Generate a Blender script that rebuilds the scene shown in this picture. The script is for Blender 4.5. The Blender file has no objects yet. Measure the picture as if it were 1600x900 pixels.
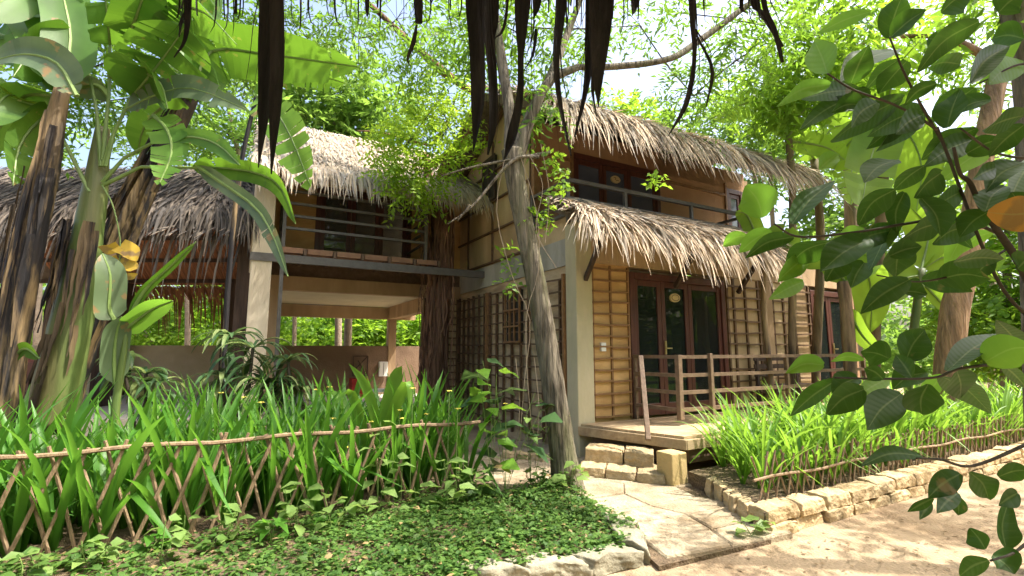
import bpy, math, random
import numpy as np
from mathutils import Vector, Matrix
random.seed(7); rng = np.random.default_rng(7)
sc = bpy.context.scene; COL = sc.collection
R = math.radians
# ---------------------------------------------------------------- camera, sky, sun, exposure
FPX, PITCH, EYE = 755.6, R(7.46), 1.55
cam = bpy.data.objects.new('camera', bpy.data.cameras.new('camera')); COL.objects.link(cam)
cam.data.sensor_width = 36; cam.data.lens = FPX / 1600 * 36
cam.location = (0, 0, EYE); cam.rotation_euler = (math.pi / 2 + PITCH, 0, 0)
cam.data.clip_start = 0.05; cam.data.clip_end = 2000
sc.camera = cam
SUN_EL, SUN_AZ = R(60), R(96)                     # azimuth clockwise from +Y (away from the camera)
wd = bpy.data.worlds.new('World'); sc.world = wd; wd.use_nodes = True
bg = wd.node_tree.nodes['Background']; sky = wd.node_tree.nodes.new('ShaderNodeTexSky')
sky.sky_type = 'NISHITA'; sky.sun_disc = False; sky.sun_elevation = SUN_EL; sky.sun_rotation = SUN_AZ
sky.dust_density = 7.0; sky.air_density = 1.0
wd.node_tree.links.new(sky.outputs[0], bg.inputs[0]); bg.inputs[1].default_value = 0.15
sun = bpy.data.objects.new('sun', bpy.data.lights.new('sun', 'SUN')); COL.objects.link(sun)
sun.data.energy = 2.9; sun.data.angle = R(0.55); sun.data.color = (1, 0.95, 0.86)
sd = Vector((math.sin(SUN_AZ) * math.cos(SUN_EL), math.cos(SUN_AZ) * math.cos(SUN_EL), math.sin(SUN_EL)))
sun.rotation_euler = (-sd).to_track_quat('-Z', 'Y').to_euler(); sun.location = sd * 40
sc.view_settings.view_transform = 'Standard'; sc.view_settings.look = 'None'
sc.view_settings.exposure = 1.78; sc.view_settings.gamma = 1
sc.render.engine = 'CYCLES'
sc.cycles.max_bounces = 8; sc.cycles.diffuse_bounces = 4; sc.cycles.transmission_bounces = 5
sc.cycles.transparent_max_bounces = 8; sc.cycles.sample_clamp_indirect = 6

# ---------------------------------------------------------------- places: pixel of the photograph + depth -> point
def ray(x, y):
    a, b = (x - 800) / FPX, (450 - y) / FPX
    return Vector((a, math.cos(PITCH) - b * math.sin(PITCH), math.sin(PITCH) + b * math.cos(PITCH)))
ORG = Vector((0, 0, EYE))
def at(x, y, Y): r = ray(x, y); return ORG + r * (Y / r.y)
def atz(x, y, z): r = ray(x, y); return ORG + r * ((z - EYE) / r.z)
HA = R(90 - 61.7)                                  # the house stands turned by this angle
UX, VX = Vector((math.cos(HA), math.sin(HA), 0)), Vector((-math.sin(HA), math.cos(HA), 0))
HC = Vector((0.97, 7.2, 0))
def W(u, v, z=0): return HC + UX * u + VX * v + Vector((0, 0, z))
def rnd(a, b): return random.uniform(a, b)

# ---------------------------------------------------------------- mesh building
class MB:
    def __init__(s): s.v = []; s.f = []; s.uv = []
    def add(s, vs, fs, uvs=None):
        n = len(s.v); s.v += [tuple(p) for p in vs]; s.f += [tuple(i + n for i in f) for f in fs]
        s.uv += list(uvs) if uvs else [(0, 0)] * len(vs)
    def box(s, a, b):
        x0, y0, z0 = a; x1, y1, z1 = b
        s.add([(x0,y0,z0),(x1,y0,z0),(x1,y1,z0),(x0,y1,z0),(x0,y0,z1),(x1,y0,z1),(x1,y1,z1),(x0,y1,z1)],
              [(0,3,2,1),(4,5,6,7),(0,1,5,4),(1,2,6,5),(2,3,7,6),(3,0,4,7)])
    def bar(s, p, q, w, h=None, up=(0, 0, 1)):
        p, q = Vector(p), Vector(q); h = h or w; t = (q - p).normalized(); up = Vector(up)
        if abs(t.dot(up)) > 0.98: up = Vector((0, 1, 0))
        a = t.cross(up).normalized() * w / 2; b = a.cross(t).normalized() * h / 2
        vs = [p-a-b, p+a-b, p+a+b, p-a+b, q-a-b, q+a-b, q+a+b, q-a+b]
        s.add(vs, [(0,3,2,1),(4,5,6,7),(0,1,5,4),(1,2,6,5),(2,3,7,6),(3,0,4,7)])
    def tube(s, pts, rad, n=8, jit=0.0, cap=True):
        pts = [Vector(p) for p in pts]; m = len(pts)
        if not hasattr(rad, '__len__'): rad = [rad] * m
        vs = []; ref = None
        for i, p in enumerate(pts):
            t = (pts[min(i+1, m-1)] - pts[max(i-1, 0)]).normalized()
            if ref is None: ref = t.orthogonal().normalized()
            ref = (ref - t * ref.dot(t)).normalized(); b = t.cross(ref)
            if i == 0: rg = [rnd(-1, 1) for _ in range(n)]
            rg = [.8 * g + .6 * rnd(-1, 1) for g in rg]
            for k in range(n):
                a = 2 * math.pi * k / n; r = rad[i] * (1 + jit * max(-1.6, min(1.6, rg[k])))
                vs.append(p + (ref * math.cos(a) + b * math.sin(a)) * r)
        fs = [(i*n+k, i*n+(k+1) % n, (i+1)*n+(k+1) % n, (i+1)*n+k) for i in range(m-1) for k in range(n)]
        if cap: fs += [tuple(range(n))[::-1], tuple((m-1)*n+k for k in range(n))]
        s.add(vs, fs, [(k / n, i) for i in range(m) for k in range(n)])
    def poly(s, pts, z0, z1):
        n = len(pts)
        s.add([(p[0], p[1], z0) for p in pts] + [(p[0], p[1], z1) for p in pts],
              [tuple(range(n))[::-1], tuple(range(n, 2*n))] + [(i, (i+1) % n, n+(i+1) % n, n+i) for i in range(n)])
    def blade(s, pts, w, side, fold=0.25, prof=None, cols=(-1, -.5, 0, .5, 1), slits=0, wav=0.0):
        """A leaf along pts, half-width w, SIDE the across direction; profile over its length; slits tear it between side veins."""
        pts = [Vector(p) for p in pts]; m = len(pts); side = Vector(side)
        prof = prof or (lambda t: max(0.02, math.sin(math.pi * min(1, t * 0.93 + 0.05)) ** 0.7))
        L = sum((pts[i+1] - pts[i]).length for i in range(m-1)); ph = rnd(0, 6)
        def row(i, t):
            p = pts[i]; tg = (pts[min(i+1, m-1)] - pts[max(i-1, 0)]).normalized()
            a = (side - tg * side.dot(tg)).normalized(); nn = a.cross(tg).normalized(); ww = w * prof(t)
            return [p + a * c * ww - nn * (abs(c) ** 1.3 * fold * ww) + nn * (wav * w * math.sin(9 * t + ph + 2 * c) * abs(c)) for c in cols]
        n = len(cols)
        if not slits:
            vs = []; uv = []
            for i in range(m):
                t = i / (m - 1); vs += row(i, t); uv += [(t * L, c * w) for c in cols]
            s.add(vs, [(i*n+k, i*n+k+1, (i+1)*n+k+1, (i+1)*n+k) for i in range(m-1) for k in range(n-1)], uv)
        else:
            vs = []; uv = []; fs = []
            for i in range(m-1):
                r0, r1 = row(i, i/(m-1)), row(i+1, (i+1)/(m-1)); cut = rnd(0, 1) < slits
                g = rnd(.1, .35) if cut else 0; dr = Vector((0, 0, -rnd(0, .3) * w)) if cut else Vector()
                q1 = [r1[k] + (r0[k] - r1[k]) * g * abs(cols[k]) + dr * abs(cols[k]) for k in range(n)]
                q0 = [r0[k] + dr * abs(cols[k]) for k in range(n)]
                b = len(vs); vs += q0 + q1
                uv += [(i/(m-1)*L, c*w) for c in cols] + [((i+1)/(m-1)*L, c*w) for c in cols]
                fs += [(b+k, b+k+1, b+n+k+1, b+n+k) for k in range(n-1)]
            s.add(vs, fs, uv)
    def build(s, name, mt, parent=None, off=(0, 0, 0), smooth=False, bevel=0, frame=None):
        me = bpy.data.meshes.new(name)
        off = Vector(off)
        me.from_pydata([tuple(Vector(p) - off) for p in s.v], [], s.f)
        uvl = me.uv_layers.new(name='UVMap')
        li = np.zeros(len(me.loops), dtype=np.int32); me.loops.foreach_get('vertex_index', li)
        uvl.data.foreach_set('uv', np.array(s.uv, dtype=np.float32)[li].ravel())
        me.materials.append(mt); me.update()
        if smooth: me.polygons.foreach_set('use_smooth', [True] * len(me.polygons))
        o = bpy.data.objects.new(name, me); COL.objects.link(o)
        if parent: o.parent = parent
        if bevel:
            b = o.modifiers.new('bevel', 'BEVEL'); b.width = bevel; b.segments = 2; b.limit_method = 'ANGLE'
        return o

def mesh_np(name, V, F, mt, parent=None, smooth=False):
    me = bpy.data.meshes.new(name); V = np.asarray(V, np.float32); F = np.asarray(F, np.int32); k = F.shape[1]
    me.vertices.add(len(V)); me.vertices.foreach_set('co', V.ravel())
    me.loops.add(F.size); me.loops.foreach_set('vertex_index', F.ravel())
    me.polygons.add(len(F)); me.polygons.foreach_set('loop_start', np.arange(0, F.size, k, dtype=np.int32))
    me.polygons.foreach_set('loop_total', np.full(len(F), k, np.int32))
    if smooth: me.polygons.foreach_set('use_smooth', np.ones(len(F), bool))
    me.update(calc_edges=True); me.materials.append(mt)
    o = bpy.data.objects.new(name, me); COL.objects.link(o)
    if parent: o.parent = parent
    return o
QUAD = (np.array([(0,0,0),(.42,-1,.06),(1,0,-.12),(.42,1,.06)], float), np.array([(0,1,2,3)]))
OVAL = (np.array([(0,0,0),(.22,-.8,.08),(.62,-.85,.06),(1,0,-.12),(.62,.85,.06),(.22,.8,.08),(.3,0,.0),(.65,0,-.01)], float),
        np.array([(0,1,6,5),(1,2,7,6),(6,7,4,5),(2,3,4,7)]))
def norm(a): return a / np.maximum(np.linalg.norm(a, axis=1, keepdims=True), 1e-6)
def inst(P, D, N, L, Wd, tpl=QUAD):
    D = norm(D); S = norm(np.cross(D, N)); N = np.cross(S, D); T, F = tpl
    V = (P[:, None] + T[None, :, :1] * (L[:, None, None] * D[:, None]) + T[None, :, 1:2] * (Wd[:, None, None] * S[:, None])
         + T[None, :, 2:] * (L[:, None, None] * N[:, None]))
    n = len(P); FF = (F[None] + (np.arange(n) * len(T))[:, None, None]).reshape(-1, F.shape[1])
    return V.reshape(-1, 3), FF
def join(lst):
    Vs, Fs, n = [], [], 0
    for V, F in lst: Vs.append(V); Fs.append(F + n); n += len(V)
    return np.concatenate(Vs), np.concatenate(Fs)

# ---------------------------------------------------------------- things, labels, copies
def thing(name, label, cat, loc=(0, 0, 0), rz=0, group=None):
    o = bpy.data.objects.new(name, None); COL.objects.link(o); o.location = loc; o.rotation_euler = (0, 0, rz)
    o.empty_display_size = .1
    o['label'] = label; o['category'] = cat
    if group: o['group'] = group
    return o
def tag(o, label, cat, group=None, kind=None):
    o['label'] = label; o['category'] = cat
    if group: o['group'] = group
    if kind: o['kind'] = kind
    return o
def struct(o): o['kind'] = 'structure'; return o
def dup(src, loc, rz, sc_=1.0, label=None):
    c = src.copy(); COL.objects.link(c); c.location = loc; c.rotation_euler = (0, 0, rz); c.scale = (sc_, sc_, sc_)
    if label: c['label'] = label
    for ch in src.children:
        d = ch.copy(); COL.objects.link(d); d.parent = c
        for g in ch.children: e = g.copy(); COL.objects.link(e); e.parent = d
    return c
def hthing(name, label, cat, u=0, v=0, z=0, group=None):            # a thing standing in the turned frame of the house
    o = thing(name, label, cat, W(u, v, z), HA, group); o['o'] = 0; del o['o']; OFF[o.name] = (u, v, z); return o
OFF = {}
def hb(m, name, mt, par, **k):                                     # mesh given in house coordinates
    p = par
    while p.parent: p = p.parent
    return m.build(name, mt, par, off=OFF[p.name], **k)

# ---------------------------------------------------------------- materials
def nt(name):
    m = bpy.data.materials.new(name); m.use_nodes = True; n = m.node_tree; p = n.nodes['Principled BSDF']; return m, n, p
def nd(n, typ, **k):
    x = n.nodes.new(typ)
    for a, b in k.items():
        if a in x.inputs: x.inputs[a].default_value = b
        else: setattr(x, a, b)
    return x
def mixc(n, fac, a, b, blend='MIX'):
    x = n.nodes.new('ShaderNodeMix'); x.data_type = 'RGBA'; x.blend_type = blend
    for sock, val in ((x.inputs[0], fac), (x.inputs[6], a), (x.inputs[7], b)):
        if hasattr(val, 'is_linked'): n.links.new(val, sock)
        else: sock.default_value = val if not isinstance(val, tuple) else (*val[:3], 1)
    return x.outputs[2]
def ramp(n, src, a, b):
    x = nd(n, 'ShaderNodeMapRange'); x.inputs[1].default_value = a; x.inputs[2].default_value = b; n.links.new(src, x.inputs[0]); return x.outputs[0]
def pm(name, c1, c2, scale=4, rough=.8, bump=.2, stretch=(1, 1, 1), c3=None, isl=0.0, metal=0, spec=.3, fine=30, bd=.02, win=(.35, .66)):
    """procedural surface: two colours in noise, a third in larger patches, fine bump; isl varies each loose piece"""
    m, n, p = nt(name); p.inputs['Roughness'].default_value = rough; p.inputs['Metallic'].default_value = metal
    p.inputs['Specular IOR Level'].default_value = spec
    tc = nd(n, 'ShaderNodeTexCoord'); mp = nd(n, 'ShaderNodeMapping'); mp.inputs[3].default_value = stretch
    n.links.new(tc.outputs['Object'], mp.inputs[0])
    a = nd(n, 'ShaderNodeTexNoise', Scale=scale, Detail=6, Roughness=.62); n.links.new(mp.outputs[0], a.inputs[0])
    col = mixc(n, ramp(n, a.outputs[0], *win), c1, c2)
    if c3:
        b = nd(n, 'ShaderNodeTexNoise', Scale=scale * .23, Detail=4, Roughness=.6); n.links.new(mp.outputs[0], b.inputs[0])
        col = mixc(n, ramp(n, b.outputs[0], .48, .66), col, c3)
    if isl:
        g = nd(n, 'ShaderNodeNewGeometry'); h = nd(n, 'ShaderNodeHueSaturation')
        r = nd(n, 'ShaderNodeMapRange'); r.inputs[3].default_value = 1 - isl; r.inputs[4].default_value = 1 + isl
        n.links.new(g.outputs['Random Per Island'], r.inputs[0]); n.links.new(r.outputs[0], h.inputs['Value']); n.links.new(col, h.inputs['Color']); col = h.outputs[0]
    n.links.new(col, p.inputs['Base Color'])
    if bump:
        f = nd(n, 'ShaderNodeTexNoise', Scale=fine, Detail=5); n.links.new(mp.outputs[0], f.inputs[0])
        bm = nd(n, 'ShaderNodeBump', Strength=bump, Distance=bd); n.links.new(f.outputs[0], bm.inputs['Height']); n.links.new(bm.outputs[0], p.inputs['Normal'])
    return m
def leafm(name, c1, c2, tr=.45, tcol=None, rough=.45, veins=0, spec=.35, brown=0, dry=0):
    """thin leaf: glossy skin over reflecting and transmitting tissue; colour varies leaf by leaf"""
    m, n, p = nt(name); p.inputs['Roughness'].default_value = rough; p.inputs['Specular IOR Level'].default_value = spec
    g = nd(n, 'ShaderNodeNewGeometry'); col = mixc(n, g.outputs['Random Per Island'], c1, c2)
    if dry: col = mixc(n, ramp(n, g.outputs['Random Per Island'], 1 - dry, 1.001 - dry), col, (.34, .24, .11))
    tc = nd(n, 'ShaderNodeTexCoord'); nz = nd(n, 'ShaderNodeTexNoise', Scale=3.0, Detail=3); n.links.new(tc.outputs['Object'], nz.inputs[0])
    hs = nd(n, 'ShaderNodeHueSaturation'); r = nd(n, 'ShaderNodeMapRange'); r.inputs[1].default_value = .3; r.inputs[2].default_value = .7
    r.inputs[3].default_value = .75; r.inputs[4].default_value = 1.25; n.links.new(nz.outputs[0], r.inputs[0]); n.links.new(r.outputs[0], hs.inputs['Value']); n.links.new(col, hs.inputs['Color']); col = hs.outputs[0]
    nrm = None
    if brown:
        b = nd(n, 'ShaderNodeTexNoise', Scale=7.0, Detail=5); n.links.new(tc.outputs['Object'], b.inputs[0])
        col = mixc(n, ramp(n, b.outputs[0], .72 - brown, .74 - brown * .8), col, (.22, .14, .06))
    if veins:
        u = nd(n, 'ShaderNodeUVMap'); sp = nd(n, 'ShaderNodeSeparateXYZ'); n.links.new(u.outputs[0], sp.inputs[0])
        ab = nd(n, 'ShaderNodeMath', operation='ABSOLUTE'); n.links.new(sp.outputs[1], ab.inputs[0])
        k = nd(n, 'ShaderNodeMath', operation='MULTIPLY'); k.inputs[1].default_value = .55; n.links.new(ab.outputs[0], k.inputs[0])
        d = nd(n, 'ShaderNodeMath', operation='SUBTRACT'); n.links.new(sp.outputs[0], d.inputs[0]); n.links.new(k.outputs[0], d.inputs[1])
        q = nd(n, 'ShaderNodeMath', operation='MULTIPLY'); q.inputs[1].default_value = veins; n.links.new(d.outputs[0], q.inputs[0])
        si = nd(n, 'ShaderNodeMath', operation='SINE'); n.links.new(q.outputs[0], si.inputs[0])
        v = ramp(n, si.outputs[0], .75, 1.0)
        col = mixc(n, nd_mul(n, v, .07), col, (.22, .32, .10))
        mid = ramp(n, ab.outputs[0], .0035, .001); col = mixc(n, nd_mul(n, mid, .4), col, (.30, .36, .14))
        bm = nd(n, 'ShaderNodeBump', Strength=.14, Distance=.002); n.links.new(si.outputs[0], bm.inputs['Height']); nrm = bm.outputs[0]
    n.links.new(col, p.inputs['Base Color'])
    if nrm: n.links.new(nrm, p.inputs['Normal'])
    t = nd(n, 'ShaderNodeBsdfTranslucent'); tcx = mixc(n, .65, col, tcol or tuple(min(1, x * k) for x, k in zip(c2, (2.4, 2.2, .9))))
    n.links.new(tcx, t.inputs[0]); mx = nd(n, 'ShaderNodeMixShader'); mx.inputs[0].default_value = tr
    n.links.new(p.outputs[0], mx.inputs[1]); n.links.new(t.outputs[0], mx.inputs[2]); n.links.new(mx.outputs[0], n.nodes['Material Output'].inputs[0])
    return m
def nd_mul(n, s, k):
    x = nd(n, 'ShaderNodeMath', operation='MULTIPLY'); x.inputs[1].default_value = k; n.links.new(s, x.inputs[0]); return x.outputs[0]

M = {}
M['sand'] = pm('sandy_ground', (.29, .215, .13), (.38, .29, .185), 4, .95, .5, c3=(.22, .155, .09), fine=40, bd=.05)
M['soil'] = pm('dry_soil', (.10, .07, .045), (.19, .135, .08), 6, .95, .8, c3=(.13, .10, .05), fine=40, bd=.05)
M['flag'] = pm('flagstone', (.29, .235, .155), (.40, .335, .23), 7, .9, .7, c3=(.23, .17, .10), isl=.14, fine=34, bd=.03)
M['stone'] = pm('sandstone', (.40, .29, .15), (.50, .38, .22), 6, .9, .7, c3=(.30, .24, .14), isl=.16, fine=26, bd=.03)
M['grey_stone'] = pm('weathered_capstone', (.22, .20, .14), (.34, .31, .22), 6, .9, .7, c3=(.14, .15, .08), isl=.1, fine=30)
M['conc'] = pm('grey_concrete', (.33, .31, .265), (.44, .415, .36), 3, .85, .25, stretch=(1, 1, .25), c3=(.21, .205, .15))
M['column'] = pm('mossy_concrete', (.46, .41, .27), (.56, .49, .34), 3, .85, .3, stretch=(1, 1, .3), c3=(.27, .28, .14))
M['stucco'] = pm('brown_stucco', (.40, .27, .155), (.50, .35, .21), 3, .85, .3, stretch=(1, 1, .25), c3=(.27, .18, .10))
M['cream'] = pm('cream_plaster', (.52, .44, .32), (.62, .54, .41), 2.5, .85, .25, stretch=(1, 1, .3), c3=(.38, .30, .20))
M['tan'] = pm('tan_clay_panel', (.46, .335, .185), (.56, .42, .25), 2.5, .85, .35, stretch=(1, 1, .4), c3=(.34, .23, .12))
M['mat'] = pm('woven_bamboo_mat', (.46, .345, .21), (.57, .44, .28), 4, .85, .6, stretch=(1, 1, 4), c3=(.30, .21, .125), fine=50)
M['ochre'] = pm('ochre_panel', (.52, .315, .125), (.62, .40, .18), 3, .8, .4, stretch=(1, 1, 2), c3=(.40, .225, .085), fine=50)
M['block'] = pm('ochre_concrete', (.46, .33, .14), (.56, .42, .20), 4, .9, .4, c3=(.36, .27, .12))
M['umber'] = pm('ochre_wall', (.35, .205, .115), (.43, .26, .15), 1.5, .85, .2, c3=(.26, .125, .06))
M['batten'] = pm('dark_bamboo', (.095, .055, .03), (.15, .09, .05), 12, .6, .3)
M['bambrown'] = pm('brown_bamboo', (.20, .105, .045), (.27, .15, .07), 12, .6, .3)
M['redwood'] = pm('dark_red_wood', (.065, .019, .014), (.105, .032, .022), 6, .45, .1, stretch=(4, 4, .4), spec=.5)
M['glassdark'] = None
M['steel'] = pm('grey_steel', (.075, .066, .06), (.11, .10, .09), 9, .5, .15, spec=.5)
M['railwood'] = pm('brown_painted_rail', (.13, .085, .052), (.21, .14, .09), 14, .55, .3, spec=.4)
M['plank'] = pm('deck_planks', (.37, .27, .155), (.47, .35, .21), 3, .75, .35, stretch=(.6, 8, 8), c3=(.29, .20, .115), isl=.1)
M['joist'] = pm('joist_wood', (.11, .07, .045), (.17, .11, .075), 5, .8, .3, stretch=(2, 2, 2))
M['brownplank'] = pm('brown_planks', (.22, .12, .075), (.30, .17, .105), 5, .8, .3, isl=.15)
M['floor'] = pm('pale_floor', (.42, .38, .31), (.50, .46, .39), 3, .6, .1)
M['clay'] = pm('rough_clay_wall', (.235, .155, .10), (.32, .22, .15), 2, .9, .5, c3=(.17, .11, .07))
M['claylit'] = pm('sunlit_clay_wall', (.62, .48, .32), (.72, .58, .41), 2, .9, .4, c3=(.52, .38, .23))  # sunlight on the pavilion's rear wall is put into this lighter clay
M['ceil'] = pm('pale_ceiling', (.60, .53, .36), (.68, .61, .43), 2, .8, .1)
M['dark'] = pm('dark_room', (.03, .025, .02), (.05, .04, .03), 2, .9, 0)
M['postwood'] = pm('dark_post_wood', (.045, .03, .022), (.085, .055, .04), 5, .85, .5, stretch=(3, 3, .4))
M['white'] = pm('white_plastic', (.70, .69, .65), (.76, .75, .71), 3, .5, .05)
M['red'] = pm('red_paint', (.42, .035, .03), (.50, .05, .04), 3, .5, .1)
M['maroon'] = pm('maroon_lacquer', (.11, .022, .02), (.15, .03, .028), 3, .35, .05, spec=.5)
M['curtain'] = pm('cream_curtain', (.55, .46, .28), (.64, .55, .36), 3, .9, .2, stretch=(8, 8, .5))
M['plaque'] = pm('brass_plaque', (.55, .42, .22), (.62, .49, .27), 9, .5, .1)
M['ink'] = pm('brown_lettering', (.16, .10, .05), (.19, .12, .06), 9, .6, 0)
M['brass'] = pm('brass', (.55, .42, .20), (.62, .48, .24), 9, .35, 0, metal=.8)
M['cane'] = pm('split_bamboo', (.17, .115, .065), (.28, .195, .115), 10, .75, .4, stretch=(3, 3, .6), isl=.3)
M['bark'] = pm('grey_bark', (.055, .045, .032), (.20, .17, .125), 20, .95, 1.0, stretch=(1, 1, .11), c3=(.12, .115, .06), fine=26, bd=.06, win=(.36, .58))
M['shag'] = pm('shaggy_red_bark', (.07, .035, .022), (.28, .15, .09), 16, .95, 1.0, stretch=(1, 1, .08), c3=(.12, .07, .045), fine=24, bd=.07, win=(.38, .60), isl=.2)
M['tanbark'] = pm('tan_bark', (.23, .14, .075), (.36, .235, .13), 13, .95, 1.0, stretch=(1, 1, .12), c3=(.13, .085, .05), fine=20, bd=.06, win=(.38, .6))
M['palebark'] = pm('pale_branch_bark', (.22, .17, .12), (.32, .26, .19), 8, .95, .8, fine=18, bd=.03)
M['bananabark'] = pm('dry_banana_stem', (.016, .014, .015), (.24, .165, .08), 6, .7, .9, stretch=(1, 1, .10), c3=(.05, .035, .025), fine=18, bd=.03, win=(.45, .58), isl=.25)
M['bananastem'] = pm('green_banana_stem', (.075, .12, .028), (.14, .185, .05), 6, .5, .5, stretch=(1, 1, .12), c3=(.14, .10, .05), spec=.4, fine=18, win=(.4, .6))
M['twig'] = pm('dark_twig', (.05, .042, .03), (.09, .07, .05), 14, .8, .3)
M['vine'] = pm('dry_vine', (.24, .19, .13), (.34, .27, .19), 14, .9, .2)
M['petiole'] = pm('green_petiole', (.13, .20, .05), (.19, .27, .08), 6, .5, .1)
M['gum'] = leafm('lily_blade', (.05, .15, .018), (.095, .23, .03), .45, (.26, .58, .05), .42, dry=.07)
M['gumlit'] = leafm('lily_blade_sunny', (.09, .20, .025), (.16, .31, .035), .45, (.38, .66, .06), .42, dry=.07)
M['cover'] = leafm('groundcover_leaf', (.028, .08, .014), (.11, .20, .04), .35, (.24, .42, .06), .5, dry=.03)
M['coverlt'] = leafm('pale_weed_leaf', (.12, .21, .05), (.20, .30, .08), .4, (.40, .58, .12), .5)
M['canopy'] = leafm('canopy_leaf', (.045, .115, .015), (.10, .19, .025), .45, (.34, .60, .05), .5)
M['canopyy'] = leafm('yellow_green_leaf', (.07, .17, .014), (.15, .26, .025), .5, (.46, .74, .05), .5)
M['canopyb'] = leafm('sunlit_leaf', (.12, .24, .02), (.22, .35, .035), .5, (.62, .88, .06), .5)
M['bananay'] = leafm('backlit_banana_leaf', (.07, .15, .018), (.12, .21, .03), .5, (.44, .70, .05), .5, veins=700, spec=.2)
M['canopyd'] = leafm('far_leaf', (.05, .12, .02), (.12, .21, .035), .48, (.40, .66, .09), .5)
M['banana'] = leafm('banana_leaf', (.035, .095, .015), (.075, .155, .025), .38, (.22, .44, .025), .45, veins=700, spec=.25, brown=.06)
M['bananag'] = leafm('grey_banana_leaf', (.075, .12, .055), (.11, .15, .075), .2, (.20, .30, .08), .45, veins=700, brown=.12, spec=.35)
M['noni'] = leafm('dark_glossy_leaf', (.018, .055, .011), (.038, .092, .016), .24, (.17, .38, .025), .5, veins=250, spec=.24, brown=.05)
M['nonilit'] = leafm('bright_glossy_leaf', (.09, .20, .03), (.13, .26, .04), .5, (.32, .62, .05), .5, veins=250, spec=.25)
M['drac'] = leafm('dracaena_leaf', (.03, .075, .025), (.06, .12, .04), .25, (.20, .32, .08), .4)
M['draclt'] = leafm('pale_dracaena_leaf', (.16, .22, .08), (.26, .32, .12), .35, (.42, .54, .16), .4)
M['dryleaf'] = leafm('dry_orange_leaf', (.42, .20, .04), (.48, .24, .05), .35, (.70, .34, .05), .6, veins=200, brown=.14)
M['yellowleaf'] = leafm('dead_yellow_leaf', (.46, .30, .03), (.54, .36, .05), .3, (.70, .50, .06), .6, brown=.2)
M['flower'] = leafm('yellow_petal', (.70, .58, .08), (.80, .68, .14), .3, (.85, .75, .20), .6)
M['litter'] = leafm('dry_litter', (.16, .105, .055), (.30, .21, .115), .1, (.3, .2, .1), .8)
M['fringe'] = pm('old_palm_strip', (.011, .0095, .011), (.036, .031, .033), 8, .7, .3, stretch=(6, 6, .5), isl=.3)

def thatchm(name, straw, grey, dark, pat, fine_isl=.35):
    m, n, p = nt(name); p.inputs['Roughness'].default_value = .85; p.inputs['Specular IOR Level'].default_value = .2
    g = nd(n, 'ShaderNodeNewGeometry'); tc = nd(n, 'ShaderNodeTexCoord')
    z = nd(n, 'ShaderNodeTexNoise', Scale=pat, Detail=3); n.links.new(tc.outputs['Object'], z.inputs[0])
    wn = nd(n, 'ShaderNodeTexWhiteNoise', noise_dimensions='1D'); n.links.new(g.outputs['Random Per Island'], wn.inputs['W'])
    ad = nd(n, 'ShaderNodeMath', operation='ADD'); n.links.new(wn.outputs[0], ad.inputs[0]); n.links.new(z.outputs[0], ad.inputs[1])
    col = mixc(n, ramp(n, ad.outputs[0], .78, 1.3), straw, grey)
    col = mixc(n, nd_mul(n, ramp(n, g.outputs['Random Per Island'], .72, 1.0), .8), col, dark)
    n.links.new(col, p.inputs['Base Color'])
    t = nd(n, 'ShaderNodeBsdfTranslucent'); n.links.new(col, t.inputs[0]); mx = nd(n, 'ShaderNodeMixShader'); mx.inputs[0].default_value = .15
    n.links.new(p.outputs[0], mx.inputs[1]); n.links.new(t.outputs[0], mx.inputs[2]); n.links.new(mx.outputs[0], n.nodes['Material Output'].inputs[0])
    return m
M['thatch'] = thatchm('palm_thatch', (.64, .50, .35), (.34, .30, .25), (.15, .12, .09), .9)
M['thatchold'] = thatchm('grey_palm_thatch', (.19, .155, .12), (.09, .08, .072), (.022, .02, .018), 1.1)
M['thatchpale'] = thatchm('pale_palm_thatch', (.56, .45, .33), (.40, .365, .32), (.22, .18, .13), .8)
M['thatchin'] = pm('thatch_underside', (.22, .095, .048), (.33, .155, .08), 5, .9, .6, stretch=(14, 1, 1), fine=40, isl=.3)
M['thatchbase'] = pm('thatch_bed', (.10, .08, .06), (.16, .13, .10), 8, .95, .5)
# window glass: a dark tinted sheet that mirrors the garden and lets some of the room show
m, n, p = nt('tinted_glass'); p.inputs['Base Color'].default_value = (.02, .025, .025, 1); p.inputs['Roughness'].default_value = .02
p.inputs['Specular IOR Level'].default_value = .6; p.inputs['IOR'].default_value = 1.5
t = nd(n, 'ShaderNodeBsdfTransparent'); t.inputs[0].default_value = (.75, .78, .76, 1); mx = nd(n, 'ShaderNodeMixShader'); mx.inputs[0].default_value = .45
n.links.new(p.outputs[0], mx.inputs[1]); n.links.new(t.outputs[0], mx.inputs[2]); n.links.new(mx.outputs[0], n.nodes['Material Output'].inputs[0]); M['glass'] = m
m, n, p = nt('bluish_glass'); p.inputs['Base Color'].default_value = (.085, .095, .14, 1); p.inputs['Roughness'].default_value = .12; p.inputs['Specular IOR Level'].default_value = .9
M['glassblue'] = m

# ---------------------------------------------------------------- ground
gm = MB(); gm.add([(-150, -60, 0), (150, -60, 0), (150, 250, 0), (-150, 250, 0)], [(0, 1, 2, 3)])
struct(gm.build('ground', M['sand']))

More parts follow.
